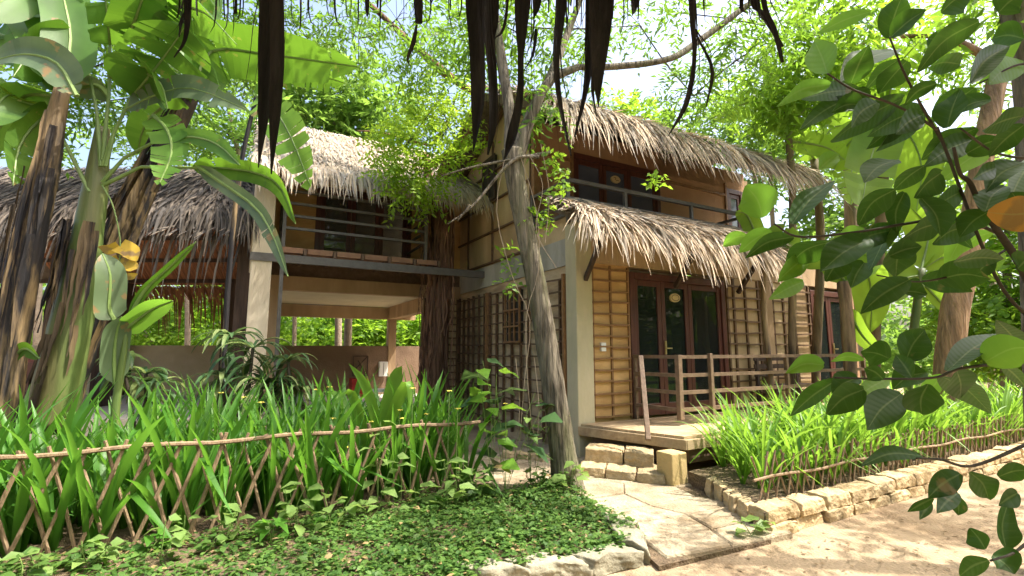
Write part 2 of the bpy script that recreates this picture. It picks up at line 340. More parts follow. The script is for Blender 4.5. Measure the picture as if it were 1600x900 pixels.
# ---------------------------------------------------------------- thatch
def thatch_strips(e0, e1, r0, r1, rows, step, ln, wd, lift=.05, hang=.35, curl=.5, frays=1.0, side0=False, side1=False):
    """Palm strips over a slope from eave e0-e1 to ridge r0-r1; the lowest rows bend over and hang."""
    e0, e1, r0, r1 = map(Vector, (e0, e1, r0, r1)); mb = MB()
    ax = (e1 - e0); L = ax.length; ax.normalize(); dn = ((e0 + e1) - (r0 + r1)).normalized(); nn = ax.cross(dn).normalized()
    if nn.z < 0: nn = -nn
    for i in range(rows):
        t = i / rows; n = int(L / step)
        for k in range(n):
            s = (k + rnd(-.6, .6)) / n; s = min(1, max(0, s))
            p = (e0.lerp(e1, s)).lerp(r0.lerp(r1, s), t + rnd(-.5, .5) / rows)
            low = max(0, 1 - i / (rows * .16)); l = ln * rnd(.45, 1.4); w = wd * rnd(.6, 1.4)
            d = (dn + ax * random.gauss(0, .16 + .14 * frays * low) + nn * rnd(.0, .10)).normalized()
            if side0 and s < .12: d = (d - ax * rnd(.2, 1.0) * (1 - s / .12)).normalized()
            if side1 and s > .88: d = (d + ax * rnd(.2, 1.0) * (s - .88) / .12).normalized()
            sd_ = d.cross(nn).normalized(); sd_ = (sd_ + nn * rnd(-.6, .6)).normalized()
            q = p + nn * (rnd(.0, lift) + .02); pts = [q]; dd = d.copy()
            hg = low * hang
            for j in range(3):
                dd = (dd + Vector((0, 0, -1)) * (curl * low + rnd(-.06, .10))).normalized()
                q = q + dd * (l * (.33 + .33 * hg)); pts.append(q.copy())
            ws = [w, w * .95, w * .75, w * .12]
            vs = [pts[j] + sd_ * (ws[j] / 2 * sg) for j in range(4) for sg in (-1, 1)]
            mb.add(vs, [(0, 1, 3, 2), (2, 3, 5, 4), (4, 5, 7, 6)])
    return mb

# ---------------------------------------------------------------- the main house (turned frame: u along its sunny front, v along its shaded side)
hs = hthing('thatched_house', 'two-storey house with ochre bamboo panels, dark red doors and shaggy straw thatch', 'house')
m = MB(); m.box((.06, .16, 0), (7.6, 4.7, .5)); hb(m, 'foundation', M['stucco'], hs)
m = MB(); m.box((.03, .1, .0), (.18, 4.72, 2.88)); o_side = hb(m, 'side_wall', M['mat'], hs)
m = MB(); m.box((0, .1, 2.882), (.18, 4.72, 3.31)); hb(m, 'concrete_band', M['conc'], hs)
# upper side wall with its gable
m = MB(); P = [(1.3, 3.312), (4.72, 3.312), (4.72, 5.52), (2.3, 6.42), (1.3, 5.72)]
m.add([(0.02, a, b) for a, b in P] + [(.16, a, b) for a, b in P], [(0,1,2,3,4)[::-1], (5,6,7,8,9)] + [(i, (i+1) % 5, 5+(i+1) % 5, 5+i) for i in range(5)])
hb(m, 'upper_side_wall', M['tan'], hs)
m = MB()                                            # battens of the upper side wall
for v in (1.34, 2.9, 4.15): m.box((-.02, v - .018, 3.32), (.015, v + .018, 5.95 if v > 2 and v < 4 else 5.5))
for z in (3.34, 3.98, 4.62, 5.26): m.bar((-.012, 1.3, z), (-.012, 4.7, z + .03), .05, .035)
m.bar((-.05, 4.74, 5.53), (-.05, 2.3, 6.43), .08, .1)
hb(m, 'batten', M['batten'], hs)
m = MB(); m.box((-.035, 2.72, 4.68), (.01, 3.3, 5.6)); w_ = hb(m, 'slit_window', M['dark'], hs)
m = MB()
for a in ((2.70, 4.66, 2.76, 5.62), (2.98, 4.66, 3.04, 5.62), (3.26, 4.66, 3.32, 5.62), (2.76, 4.66, 2.98, 4.72), (3.04, 4.66, 3.26, 4.72), (2.76, 5.56, 2.98, 5.62), (3.04, 5.56, 3.26, 5.62)):
    m.box((-.055, a[0], a[1]), (-.036, a[2], a[3]))
hb(m, 'frame', M['postwood'], w_)
# lattice of split bamboo over the lower side wall
m = MB()
for v in (.32, .42, .95, 1.4, 1.68, 2.02, 2.36, 2.66, 2.95, 3.22, 3.5, 3.78, 4.06, 4.34, 4.6):
    m.bar((-.012, v, .1 + rnd(0, .1)), (-.012 + rnd(-.01, .01), v + rnd(-.02, .02), 2.72 + rnd(-.05, .05)), rnd(.035, .055), .035)
for i in range(13):
    z = .28 + i * .2
    for v0, v1 in ((.28, 1.0), (.9, 2.1), (2.05, 3.0), (3.0, 4.64)):
        m.bar((-.036, v0 + rnd(-.03, .03), z + rnd(-.025, .025)), (-.036, v1 + rnd(-.03, .03), z + rnd(-.025, .025)), .02, .026)
hb(m, 'lattice', M['batten'], hs)
m = MB()
for v in (.26, 3.02, 4.62):
    m = MB(); m.bar((-.05, v, .1), (-.05, v, 2.74), .07, .05); hb(m, 'lattice_post', M['bambrown'], hs)
m = MB(); m.box((-.03, 1.66, 1.72), (.02, 2.2, 2.66)); w_ = hb(m, 'grilled_window', M['dark'], hs)
m = MB()
for v in (1.66, 1.85, 2.03, 2.2): m.bar((-.06, v, 1.7), (-.06, v, 2.68), .03)
for z in (1.72, 2.0, 2.3, 2.66): m.bar((-.085, 1.64, z), (-.085, 2.22, z), .03)
hb(m, 'bar', M['bambrown'], w_)
# corner column and front
m = MB(); m.box((-.05, -.06, 0), (.25, .22, 3.5)); hb(m, 'corner_column', M['column'], hs, bevel=.015)
m = MB(); m.box((.252, -.03, 2.9), (7.6, .16, 3.55)); hb(m, 'front_beam', M['stucco'], hs)
m = MB(); m.box((.252, .0, .5), (1.0, .15, 2.9)); hb(m, 'bamboo_panel', M['ochre'], hs)
m = MB()
for u in (.275, .63, .985): m.bar((u, -.012, .53), (u + rnd(-.01, .01), -.012, 2.88), .032, .03)
for i in range(14):
    z = .58 + i * .172
    for u0, u1 in ((.27, .63), (.63, .99)): m.bar((u0, -.034, z + rnd(-.012, .012)), (u1, -.034, z + rnd(-.012, .012)), .024, .028)
hb(m, 'panel_batten', M['bambrown'], hs)
m = MB(); m.box((.41, -.045, 1.55), (.50, -.001, 1.68)); hb(m, 'light_switch', M['white'], hs, bevel=.004)
m = MB(); m.box((3.3, .0, .5), (4.28, .15, 2.9)); m.box((4.62, .0, .5), (5.92, .15, 2.9)); hb(m, 'bamboo_panel', M['tan'], hs)
m = MB()
for u in (3.34, 3.52, 3.86, 4.24, 4.66, 5.0, 5.35, 5.85): m.bar((u, -.012, .53), (u + rnd(-.015, .015), -.012, 2.88), .045, .04)
for i in range(11):
    z = .6 + i * .215
    for u0, u1 in ((3.32, 3.86), (3.84, 4.26), (4.64, 5.2), (5.2, 5.88)): m.bar((u0, -.036, z + rnd(-.02, .02)), (u1, -.036, z + rnd(-.02, .02)), .024, .03)
hb(m, 'panel_batten', M['batten'], hs)
m = MB(); m.box((4.3, -.06, .45), (4.6, .2, 2.898)); hb(m, 'front_column', M['stucco'], hs, bevel=.012)
m = MB(); m.box((7.4, .0, .5), (7.6, .15, 2.9)); hb(m, 'front_wall', M['umber'], hs)
def glazed_door(u0, u1, z0, z1, v, edges, wood, glass, par, handle=None, plaque=None):
    m = MB(); m.box((u0, v - .03, z0), (u0 + .1, v + .1, z1)); m.box((u1 - .1, v - .03, z0), (u1, v + .1, z1)); m.box((u0 + .1, v - .03, z1 - .11), (u1 - .1, v + .1, z1))
    hb(m, 'door_frame', wood, par, bevel=.008)
    for i in range(len(edges) - 1):
        a, b = edges[i] + .004, edges[i + 1] - .004; sw = .085
        m = MB(); m.box((a, v, z0 + .02), (a + sw, v + .05, z1 - .113)); m.box((b - sw, v, z0 + .02), (b, v + .05, z1 - .113))
        m.box((a + sw, v, z1 - .21), (b - sw, v + .05, z1 - .113)); m.box((a + sw, v, z0 + .02), (b - sw, v + .05, z0 + .2))
        d = hb(m, 'glazed_door', wood, par, bevel=.006)
        m = MB(); m.box((a + sw, v + .02, z0 + .2), (b - sw, v + .03, z1 - .21)); hb(m, 'pane', glass, d)
        if handle == i:
            m = MB(); m.bar((a + .045, v - .012, z0 + .98), (a + .045, v - .012, z0 + 1.2), .035, .02); m.bar((a + .03, v - .04, z0 + 1.08), (a + .16, v - .04, z0 + 1.08), .02); m.bar((a + .045, v - .04, z0 + 1.08), (a + .045, v - .005, z0 + 1.08), .02)
            hb(m, 'handle', M['brass'], d)
        if plaque and plaque[0] == i:
            cu, cz = (a + b) / 2 + plaque[2], z0 + plaque[1]; m = MB(); q = [(math.cos(k * math.pi / 12) * .115, math.sin(k * math.pi / 12) * .075) for k in range(24)]
            m.add([(cu + x, v - .012, cz + z) for x, z in q] + [(cu + x, v + .019, cz + z) for x, z in q], [tuple(range(24)), tuple(range(24, 48))[::-1]] + [(k, (k+1) % 24, 24+(k+1) % 24, 24+k)[::-1] for k in range(24)])
            pl = hb(m, 'plaque', M['plaque'], d); m = MB()                # two small faded curls of script, unreadable in the photograph
            for s0 in (plaque[3]): m.tube([(cu + x, v - .016, cz + z) for x, z in s0], .006, 5)
            hb(m, 'mark', M['ink'], pl)
swirl = [[(-.06, .02), (-.035, .035), (-.01, .03), (-.005, .012), (-.02, -.01)], [(0, -.02), (.02, -.025), (.04, -.012), (.065, -.02)]]
ring = [[(math.cos(k * math.pi / 8) * .085, math.sin(k * math.pi / 8) * .05) for k in range(17)]]
glazed_door(1.02, 3.28, .52, 2.82, 0, [1.12, 1.72, 2.36, 3.18], M['redwood'], M['glass'], hs, handle=1, plaque=(1, 1.93, 0, ring))
glazed_door(5.93, 7.38, .52, 2.82, 0, [6.03, 6.6, 7.28], M['redwood'], M['glass'], hs, handle=1)
def curtain(u, v, z0, z1, tie, w):
    m = MB(); pts = []; N = 14
    for i in range(N + 1):
        t = i / N; z = z1 + (z0 - z1) * t; ww = w * (1 - .75 * math.exp(-((t - tie) / .16) ** 2)); pts.append((z, ww))
    vs = []
    K = 12
    for z, ww in pts:
        for k in range(K + 1): vs.append((u + w * .5 * (1 - ww / w) + (k / K - .5) * ww, v + .03 * math.sin(k * 2.1 + z), z))
    m.add(vs, [(i*(K+1)+k, i*(K+1)+k+1, (i+1)*(K+1)+k+1, (i+1)*(K+1)+k) for i in range(N) for k in range(K)])
    hb(m, 'curtain', M['curtain'], hs, smooth=True)
curtain(2.85, .14, .6, 2.72, .62, .34); curtain(6.95, .14, .6, 2.72, .62, .3)
m = MB(); m.box((.3, 3.2, .5), (7.4, 3.3, 2.9)); m.box((.2, .2, 2.84), (7.4, 3.2, 2.9)); m.box((.2, .2, .504), (7.4, 3.2, .52)); m.box((5.3, .2, .52), (5.4, 3.2, 2.84)); hb(m, 'inner_wall', M['cream'], hs)
m = MB(); m.box((7.42, .2, .502), (7.58, 4.6, 3.5)); m.box((5.9, 1.3, 3.61), (6.02, 4.6, 5.6)); m.box((.2, 4.602, .502), (6.0, 4.72, 5.5)); m.box((6.03, 1.3, 3.5), (7.58, 4.6, 3.56)); hb(m, 'rear_wall', M['tan'], hs)
# upper storey front, set back behind a balcony
m = MB(); m.box((.18, -.02, 3.552), (7.4, 1.28, 3.6)); hb(m, 'balcony_floor', M['conc'], hs)
m = MB(); m.box((.162, 1.3, 3.55), (.85, 1.45, 5.75)); m.box((3.12, 1.3, 3.55), (5.2, 1.45, 5.75)); m.box((.85, 1.3, 5.3), (5.9, 1.45, 5.75)); m.box((5.8, 1.3, 3.55), (5.9, 1.45, 5.3)); hb(m, 'upper_front_wall', M['umber'], hs)
glazed_door(.85, 3.12, 3.56, 5.3, 1.3, [.95, 1.62, 2.26, 3.02], M['redwood'], M['glassblue'], hs, plaque=(1, 1.38, 0, swirl))
glazed_door(5.2, 5.8, 3.56, 5.3, 1.3, [5.3, 5.7], M['redwood'], M['glassblue'], hs)
m = MB(); m.bar((.16, 1.285, 5.16), (.85, 1.285, 5.12), .05); m.bar((3.12, 1.285, 5.14), (5.2, 1.285, 5.12), .05); m.bar((.87, 1.28, 3.6), (.87, 1.28, 5.4), .05); m.bar((5.18, 1.28, 3.6), (5.18, 1.28, 5.4), .05); m.bar((.2, 1.285, 4.45), (.85, 1.285, 4.45), .03)
hb(m, 'upper_batten', M['bambrown'], hs)
m = MB(); m.box((.02, .222, 3.312), (.16, 1.29, 3.66)); hb(m, 'parapet', M['tan'], hs)
m = MB(); m.box((-.01, 1.2, 3.3), (.13, 1.298, 5.7)); hb(m, 'upper_corner_post', M['bambrown'], hs)
rl = MB(); rl.bar((-.1, .05, 4.18), (4.12, .05, 4.18), .06); rl.bar((-.1, .05, 3.9), (4.12, .05, 3.9), .035); rl.bar((4.1, .05, 4.16), (4.1, 1.28, 4.16), .05); rl.bar((4.1, .05, 3.88), (4.1, 1.28, 3.88), .04); rl.bar((-.08, .05, 4.18), (-.02, 1.24, 4.24), .05); rl.bar((-.08, .05, 3.86), (-.02, 1.24, 3.9), .05); rl.bar((-.08, .05, 3.66), (-.02, 1.24, 3.68), .05)
o_ = hb(rl, 'balcony_railing', M['steel'], hs)
for u in (-.1, 1.05, 2.6, 4.1):
    m = MB(); m.bar((u, .05, 3.5), (u, .05, 4.22), .05); hb(m, 'railing_post', M['steel'], o_)
m = MB(); m.bar((-.03, 1.22, 3.4), (-.03, 1.22, 4.28), .06); hb(m, 'railing_post', M['steel'], o_)
# roofs: bed and strips
def roof_bed(e0, e1, r0, r1, th):
    m = MB(); q = [Vector(p) for p in (e0, e1, r1, r0)]; nn = (q[1] - q[0]).cross(q[3] - q[0]).normalized(); nn = nn if nn.z > 0 else -nn
    m.add(q + [p + nn * th for p in q], [(0, 3, 2, 1), (4, 5, 6, 7), (0, 1, 5, 4), (1, 2, 6, 5), (2, 3, 7, 6), (3, 0, 4, 7)]); return m
ra = ((-.62, -.35, 4.98), (5.6, -.35, 5.0), (-.62, 2.3, 6.45), (6.2, 2.3, 6.45))
rf = hb(roof_bed(*ra, .14), 'roof', M['thatchbase'], hs)
m = thatch_strips((-.62, -.45, 5.05), (5.6, -.45, 5.10), (-.62, 2.3, 6.62), (6.2, 2.3, 6.62), 30, .0155, .58, .027, lift=.11, hang=.55, curl=.42, frays=1.6, side0=True)
hb(m, 'thatch', M['thatch'], rf)
rb = ((-.62, 5.0, 5.4), (6.1, 5.0, 5.4), (-.62, 2.3, 6.45), (6.2, 2.3, 6.45))
hb(roof_bed(*rb, .14), 'rear_roof', M['thatchbase'], hs)
# porch roof
pr = hb(roof_bed((-.45, -.78, 3.26), (3.65, -.78, 3.26), (-.45, -.02, 3.62), (3.95, -.02, 3.62), .08), 'porch_roof', M['thatchbase'], hs)
m = thatch_strips((-.55, -.86, 3.30), (3.65, -.86, 3.30), (-.55, .03, 3.76), (3.95, .03, 3.76), 17, .012, .45, .028, lift=.12, hang=.55, curl=.42, frays=2.2, side0=True, side1=True)
m2 = thatch_strips((.9, -.86, 3.30), (3.6, -.86, 3.30), (.9, -.6, 3.44), (3.6, -.6, 3.44), 2, .045, .46, .034, lift=.06, hang=.7, curl=.6, frays=1.8); m.add(m2.v, m2.f)
hb(m, 'thatch', M['thatch'], pr)
for u in (.02, 1.9, 3.5):
    m = MB(); m.bar((u + .1, -.06, 2.62), (u - .02, -.72, 3.28), .055, .07); hb(m, 'bracket', M['postwood'], hs)

# ---------------------------------------------------------------- the left wing with balcony over an open room
wg = hthing('balcony_wing', 'wing with steel railed balcony over an open ground floor, left of the house', 'house', -2.2, 4.7)
m = MB(); m.box((-4.1, 4.5, 0), (-.02, 8.2, .36)); hb(m, 'floor', M['floor'], wg)
m = MB(); m.box((-4.1, 4.66, 3.042), (0, 4.695, 3.335)); hb(m, 'deck_edge', M['joist'], wg)
m = MB(); m.box((-4.1, 4.6, 2.76), (0, 4.78, 3.04)); hb(m, 'fascia_beam', M['stucco'], wg)
m = MB(); m.box((-4.0, 4.78, 2.80), (-.02, 8.0, 2.9)); hb(m, 'ceiling', M['ceil'], wg)
m = MB(); m.box((-4.0, 8.0, 2.46), (-.02, 8.2, 2.78)); m.box((-.82, 4.78, 2.46), (-.6, 8.0, 2.798)); hb(m, 'rear_beam', M['stucco'], wg)
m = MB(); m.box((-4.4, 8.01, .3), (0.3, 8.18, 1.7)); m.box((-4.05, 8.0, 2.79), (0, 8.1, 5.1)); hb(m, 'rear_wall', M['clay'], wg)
for u, v in ((-4.06, 4.61), (-.8, 7.98)):
    m = MB(); m.box((u, v, 0), (u + .28 - .06 * (v > 7), v + .26, 2.76 if v < 6 else 2.46)); hb(m, 'column', M['stucco'], wg, bevel=.01)
m = MB(); m.box((-.86, 4.62, 0), (.0, 4.76, 2.758)); hb(m, 'front_wall', M['mat'], wg)
m = MB()
for u in (-.86, -.76, -.3, -.06): m.bar((u, 4.6, .1), (u, 4.6, 2.74), .045)
for i in range(16): m.bar((-.87, 4.585, .3 + i * .155), (-.03, 4.585, .3 + i * .155), .02, .026)
hb(m, 'lattice', M['batten'], wg)
m = MB(); m.box((-4.1, 4.7, 3.36), (-3.2, 4.84, 5.4)); m.box((-1.2, 4.7, 3.36), (.02, 4.84, 5.4)); m.box((-3.2, 4.7, 5.0), (-1.2, 4.84, 5.4)); hb(m, 'upper_wall', M['ochre'], wg)
glazed_door(-3.22, -1.18, 3.38, 5.02, 4.72, [-3.12, -2.5, -1.9, -1.28], M['redwood'], M['glass'], wg)
m = MB(); m.box((-4.0, 6.4, 3.36), (0, 6.5, 5.4)); m.box((-4.2, 4.84, 3.0), (-4.06, 8, 5.2)); m.box((-4.06, 4.84, 3.3), (0, 6.4, 3.37)); hb(m, 'inner_wall', M['cream'], wg)
m = MB(); m.box((-4.36, 3.26, 3.08), (.04, 3.34, 3.22)); bm_ = hb(m, 'balcony_beam', M['steel'], wg)
m = MB(); m.bar((-3.86, 3.3, 0), (-3.86, 3.3, 3.08), .06); hb(m, 'steel_post', M['steel'], wg)
for k in range(7):
    u = -4.0 + k * .5; m = MB(); m.bar((u, 3.3, 3.3), (u, 4.6, 3.3), .05, .12); hb(m, 'joist', M['joist'], wg)
for k in range(6):
    u = -3.96 + k * .5; m = MB(); m.box((u, 3.36, 3.345 - .02), (u + .46, 4.66, 3.375)); m.box((u, 3.31, 3.27), (u + .42, 3.355, 3.36)); hb(m, 'deck_board', M['brownplank'], wg)
rl = MB()
for z in (4.42, 4.19, 3.96, 3.73):
    rl.bar((-3.86, 3.4, z), (-1.26, 3.4, z - .01), .045)
    rl.bar((-1.26, 3.4, z), (-1.26, 4.68, z), .04)
    rl.bar((-3.86, 3.4, z), (-3.86, 4.68, z), .04)
o_ = hb(rl, 'balcony_railing', M['steel'], wg)
for u, v in ((-3.86, 3.4), (-1.26, 3.4), (-3.86, 4.66)):
    m = MB(); m.bar((u, v, 3.3), (u, v, 4.46), .06); hb(m, 'railing_post', M['steel'], o_)
m = MB(); m.box((-4.34, 3.28, .0), (-4.02, 3.56, 5.0)); m.box((-4.36, 3.56, 2.9), (-4.24, 7.6, 5.4)); hb(m, 'end_pillar', M['cream'], wg, bevel=.012)
we = ((-4.36, 3.15, 4.62), (.35, 3.15, 4.62), (-4.36, 6.3, 6.7), (.35, 6.3, 6.7))
rf = hb(roof_bed(*we, .14), 'roof', M['thatchbase'], wg)
m = thatch_strips((-4.4, 3.06, 4.74), (.35, 3.06, 4.74), (-4.4, 6.3, 6.9), (.35, 6.3, 6.9), 38, .017, .38, .026, lift=.05, hang=.55, curl=.40, frays=.8, side1=True)
hb(m, 'thatch', M['thatchpale'], rf)
hb(roof_bed((-4.36, 9, 4.9), (.35, 9, 4.9), (-4.36, 6.3, 6.7), (.35, 6.3, 6.7), .14), 'rear_roof', M['thatchbase'], wg)
m = MB(); q = (-1.62, 7.9); a, b, z0, z1 = -1.74, -1.36, .88, 1.42
fr = hthing('metal_frame', 'small black metal frame with crossed bars leaning on the clay wall of the open room', 'frame', -1.55, 7.95, .88)
for p_, q_ in (((a,7.98,z0),(b,7.98,z0)),((a,7.98,z1),(b,7.98,z1)),((a,7.98,z0),(a,7.98,z1)),((b,7.98,z0),(b,7.98,z1)),((a+.05,7.97,z0+.18),(b,7.97,z1)),((a+.12,7.96,z0+.42),(b-.02,7.96,z0))): m.bar(p_, q_, .025)
hb(m, 'bars', M['postwood'], fr)
bx_ = hthing('meter_box', 'white wall box fixed beside the rear column of the open room', 'box', -1.0, 7.9, .9)
m = MB(); m.box((-1.06, 7.86, .86), (-.82, 7.975, 1.26)); hb(m, 'case', M['white'], bx_, bevel=.01)
m = MB(); m.box((-.945, 7.85, .89), (-.935, 7.861, 1.23)); hb(m, 'door_seam', M['steel'], bx_)
ch = hthing('red_crate', 'red wooden crate standing low behind the yellow-flowered leaves in the open room', 'crate', -1.7, 7.4, .36)
m = MB()
for z in (.37, .54, .71): m.box((-1.9, 7.2, z), (-1.5, 7.6, z + .14))
m.box((-1.88, 7.22, .37), (-1.52, 7.58, .85)); hb(m, 'slats', M['red'], ch)
bn = hthing('low_bench', 'long pale bench along the edge of the open room', 'bench', -1.2, 5.2, .36)
m = MB(); m.box((-2.0, 5.0, .66), (-.9, 5.3, .72)); hb(m, 'seat', M['white'], bn)
for u in (-1.9, -1.0):
    m = MB(); m.box((u, 5.05, .362), (u + .08, 5.25, .658)); hb(m, 'leg', M['postwood'], bn)

# ---------------------------------------------------------------- the open pavilion at the far left, square to the picture
pv = thing('thatched_pavilion', 'open pavilion under dark shaggy thatch on the far left, behind the banana trunks', 'pavilion', (-8, 10, 0)); OFF[pv.name] = (-8, 10, 0)
XR, XL, YF, YM, YB = -4.5, -15, 8.3, 10.6, 12.8
m = MB(); m.box((XL, YF - .2, 0), (XR + .1, YB, .45)); hb(m, 'floor', M['floor'], pv)
for x, y, w in ((-7.95, 8.5, .3), (-4.66, 8.45, .28), (-8.35, 10.0, .26), (-12, 8.5, .3), (-7.2, 12.4, .3), (-10, 12.4, .3)):
    m = MB(); m.box((x - w / 2, y - w / 2, .452), (x + w / 2, y + w / 2, 3.85 if y < 9 else (3.3 if y > 12 else 4.6))); hb(m, 'post', M['postwood'], pv, bevel=.015)
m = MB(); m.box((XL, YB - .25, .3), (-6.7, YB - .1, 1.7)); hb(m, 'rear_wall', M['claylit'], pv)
m = MB(); m.bar((XL, 8.5, 3.92), (XR, 8.5, 3.92), .14, .16); hb(m, 'front_beam', M['postwood'], pv)
ef0, ef1, rg0, rg1 = (XL, YF, 3.72), (XR, YF, 3.72), (XL, YM, 5.45), (XR - 1.3, YM, 5.45)
rf = hb(roof_bed(ef0, ef1, rg0, rg1, .16), 'front_roof', M['thatchbase'], pv)
m = thatch_strips((XL + 2, YF - .1, 3.9), (XR + .05, YF - .1, 3.9), (XL + 2, YM, 5.62), (XR - 1.3, YM, 5.62), 24, .020, .46, .034, lift=.14, hang=.6, curl=.6, frays=2.2, side1=True)
hb(m, 'thatch', M['thatchold'], rf)
m = thatch_strips((XL + 2, YF - .02, 3.72), (XR, YF - .02, 3.72), (XL + 2, YF + .1, 3.8), (XR, YF + .1, 3.8), 3, .045, .55, .04, lift=.05, hang=.9, curl=1.1, frays=1.6)
hb(m, 'eave_fringe', M['thatchold'], rf)
bb = roof_bed((XL, YB, 3.35), (XR - 2.4, YB, 3.35), (XL, YM, 5.45), (XR - 1.3, YM, 5.45), .14); rb_ = hb(bb, 'rear_roof', M['thatchbase'], pv)
m = MB()                                          # reddish palm thatch seen from below: close-set leaf stems
for k in range(330):
    x = XL + 3 + (XR - 2.3 - XL - 3) * (k + rnd(-.4, .4)) / 330
    m.bar((x, YB - .02, 3.30 + rnd(0, .03)), (x + rnd(-.05, .05), YM, 5.38), rnd(.02, .05), .02)
hb(m, 'thatch_underside', M['thatchin'], rb_)
m = MB()
for t in (.08, .3, .52, .74, .93): m.bar((XL, YB + (YM - YB) * t, 3.22 + 2.1 * t), (XR - 2.4 + 1.0 * t, YB + (YM - YB) * t, 3.22 + 2.1 * t), .07, .09)
hb(m, 'purlin', M['postwood'], rb_)
m = thatch_strips((XR - 2.4, YB, 3.2), (XL + 3, YB, 3.2), (XR - 2.4, YB - .1, 3.28), (XL + 3, YB - .1, 3.28), 3, .05, .6, .05, lift=.04, hang=.8, curl=1.2, frays=1.5)
hb(m, 'rear_fringe', M['thatchin'], rb_)
cb = thing('maroon_cabinet', 'low dark maroon cabinet standing in the pavilion beside the leaning trunk', 'cabinet', (-9.6, 9.4, .452)); OFF[cb.name] = (-9.6, 9.4, .452)
m = MB(); m.box((-10.4, 9.2, .52), (-8.85, 9.7, 1.42)); hb(m, 'carcass', M['maroon'], cb, bevel=.01)
for x in (-10.1, -9.35):
    m = MB(); m.box((x, 9.18, .6), (x + .68, 9.198, 1.34)); hb(m, 'door', M['redwood'], cb, bevel=.006)
m = MB(); m.box((-10.4, 9.2, .452), (-8.85, 9.7, .52)); hb(m, 'plinth', M['white'], cb)
pf = thing('picture_frame', 'empty pale wooden frame standing in front of the maroon cabinet', 'frame', (-8.4, 9.1, .452)); OFF[pf.name] = (-8.4, 9.1, .452)
m = MB()
for p_, q_ in (((-8.8, 9.05, .46), (-8.8, 9.1, 1.1)), ((-8.25, 9.05, .46), (-8.25, 9.1, 1.1)), ((-8.83, 9.1, 1.1), (-8.22, 9.1, 1.1)), ((-8.83, 9.05, .48), (-8.22, 9.05, .48))): m.bar(p_, q_, .05)
hb(m, 'bars', M['tanbark'], pf)

# ---------------------------------------------------------------- deck, steps, railing
dk = hthing('wooden_deck', 'raised plank deck with brown railing in front of the glazed doors', 'deck', 2, -.8)
m = MB(); E0, E1 = (.27, -.075), (.5, -1.5)
ed = [(-.03, -.08), (.46, -1.52), (7.9, -1.52), (8.6, -.035), (.26, -.035), (.26, -.08)]
m = MB()
for k in range(12):                                  # planks run along the front
    v0, v1 = -1.52 + k * .12, -1.52 + (k + 1) * .12 - .006
    f = lambda v: -.03 + (.49) * (v + .08) / (-1.44)
    a0, a1 = f(v0), f(v1)
    m.add([(a0, v0, .475), (7.9, v0, .475), (7.9, v1, .475), (a1, v1, .475), (a0, v0, .52), (7.9, v0, .52), (7.9, v1, .52), (a1, v1, .52)],
          [(0,3,2,1),(4,5,6,7),(0,1,5,4),(1,2,6,5),(2,3,7,6),(3,0,4,7)])
hb(m, 'planks', M['plank'], dk)
m = MB(); m.bar((-.05, -.06, .425), (.46, -1.56, .425), .04, .12); m.bar((.46, -1.55, .425), (7.9, -1.55, .425), .04, .12); hb(m, 'fascia_board', M['plank'], dk, bevel=.006)
m = MB(); m.bar((.1, -.2, .27), (.47, -1.3, .27), .06, .2); m.bar((.6, -1.4, .27), (7.9, -1.4, .27), .1, .18); hb(m, 'bearer', M['joist'], dk)
pb = W(0, 0); a = atz(1012, 770, 0); 
def toH(p): d = Vector(p) - HC; return Vector((d.dot(UX), d.dot(VX), d.z))
b0 = toH(atz(1058, 768, 0))
for u in (b0.x - .12, 2.9, 5.2):
    m = MB(); u += .10; m.box((u - .02, b0.y + .02, 0), (u + .22, b0.y + .26, .40)); hb(m, 'support_block', M['block'], dk, bevel=.012)
m = MB()
cu, cv = 1.11, -.88
for z in (1.47, 1.21, .97, .73):
    m.bar((1.05, -.04, z), (cu, cv, z), .055, .05); m.bar((cu, cv, z), (6.0, cv, z + .01), .055, .05)
rl = hb(m, 'railing', M['railwood'], dk)
for u, v, z0, z1, w in ((1.05, -.06, .52, 1.5, .05), (cu, cv, .60, 1.5, .075), (1.72, cv - .04, .52, 1.52, .06), (3.6, cv, .52, 1.5, .06), (5.97, cv, .52, 1.5, .06)):
    m = MB(); m.bar((u, v, z0), (u, v, z1), w); hb(m, 'railing_post', M['railwood'], rl, bevel=.005)
tp, bt = toH(at(1001, 557, 6.62)), toH(at(1013, 688, 6.1))
m = MB(); m.bar(bt, tp, .06, .07); hb(m, 'railing_post', M['railwood'], rl, bevel=.006)
bn = hthing('garden_bench', 'dark slatted bench standing on the deck behind the railing', 'bench', 4.3, -.45, .52)
m = MB()
for v in (-.6, -.5, -.4, -.3): m.box((3.7, v, .93), (5.0, v + .08, .96))
hb(m, 'seat', M['postwood'], bn)
m = MB()
for z in (1.1, 1.24, 1.38): m.box((3.7, -.24, z), (5.0, -.21, z + .08))
hb(m, 'backrest', M['postwood'], bn)
for u in (3.74, 4.9):
    for v in (-.58, -.25):
        m = MB(); m.box((u, v, .522), (u + .06, v + .05, 1.42 if v > -.3 else .928)); hb(m, 'leg', M['postwood'], bn)
RT = bpy.data.textures.new('rough_hewn', 'CLOUDS'); RT.noise_scale = .07; RT.noise_depth = 3
def hewn(o):
    a = o.modifiers.new('sub', 'SUBSURF'); a.subdivision_type = 'SIMPLE'; a.levels = a.render_levels = 3
    d = o.modifiers.new('hewn', 'DISPLACE'); d.texture = RT; d.strength = .034; d.mid_level = .5; d.texture_coords = 'GLOBAL'
    o.data.polygons.foreach_set('use_smooth', [True] * len(o.data.polygons)); return o
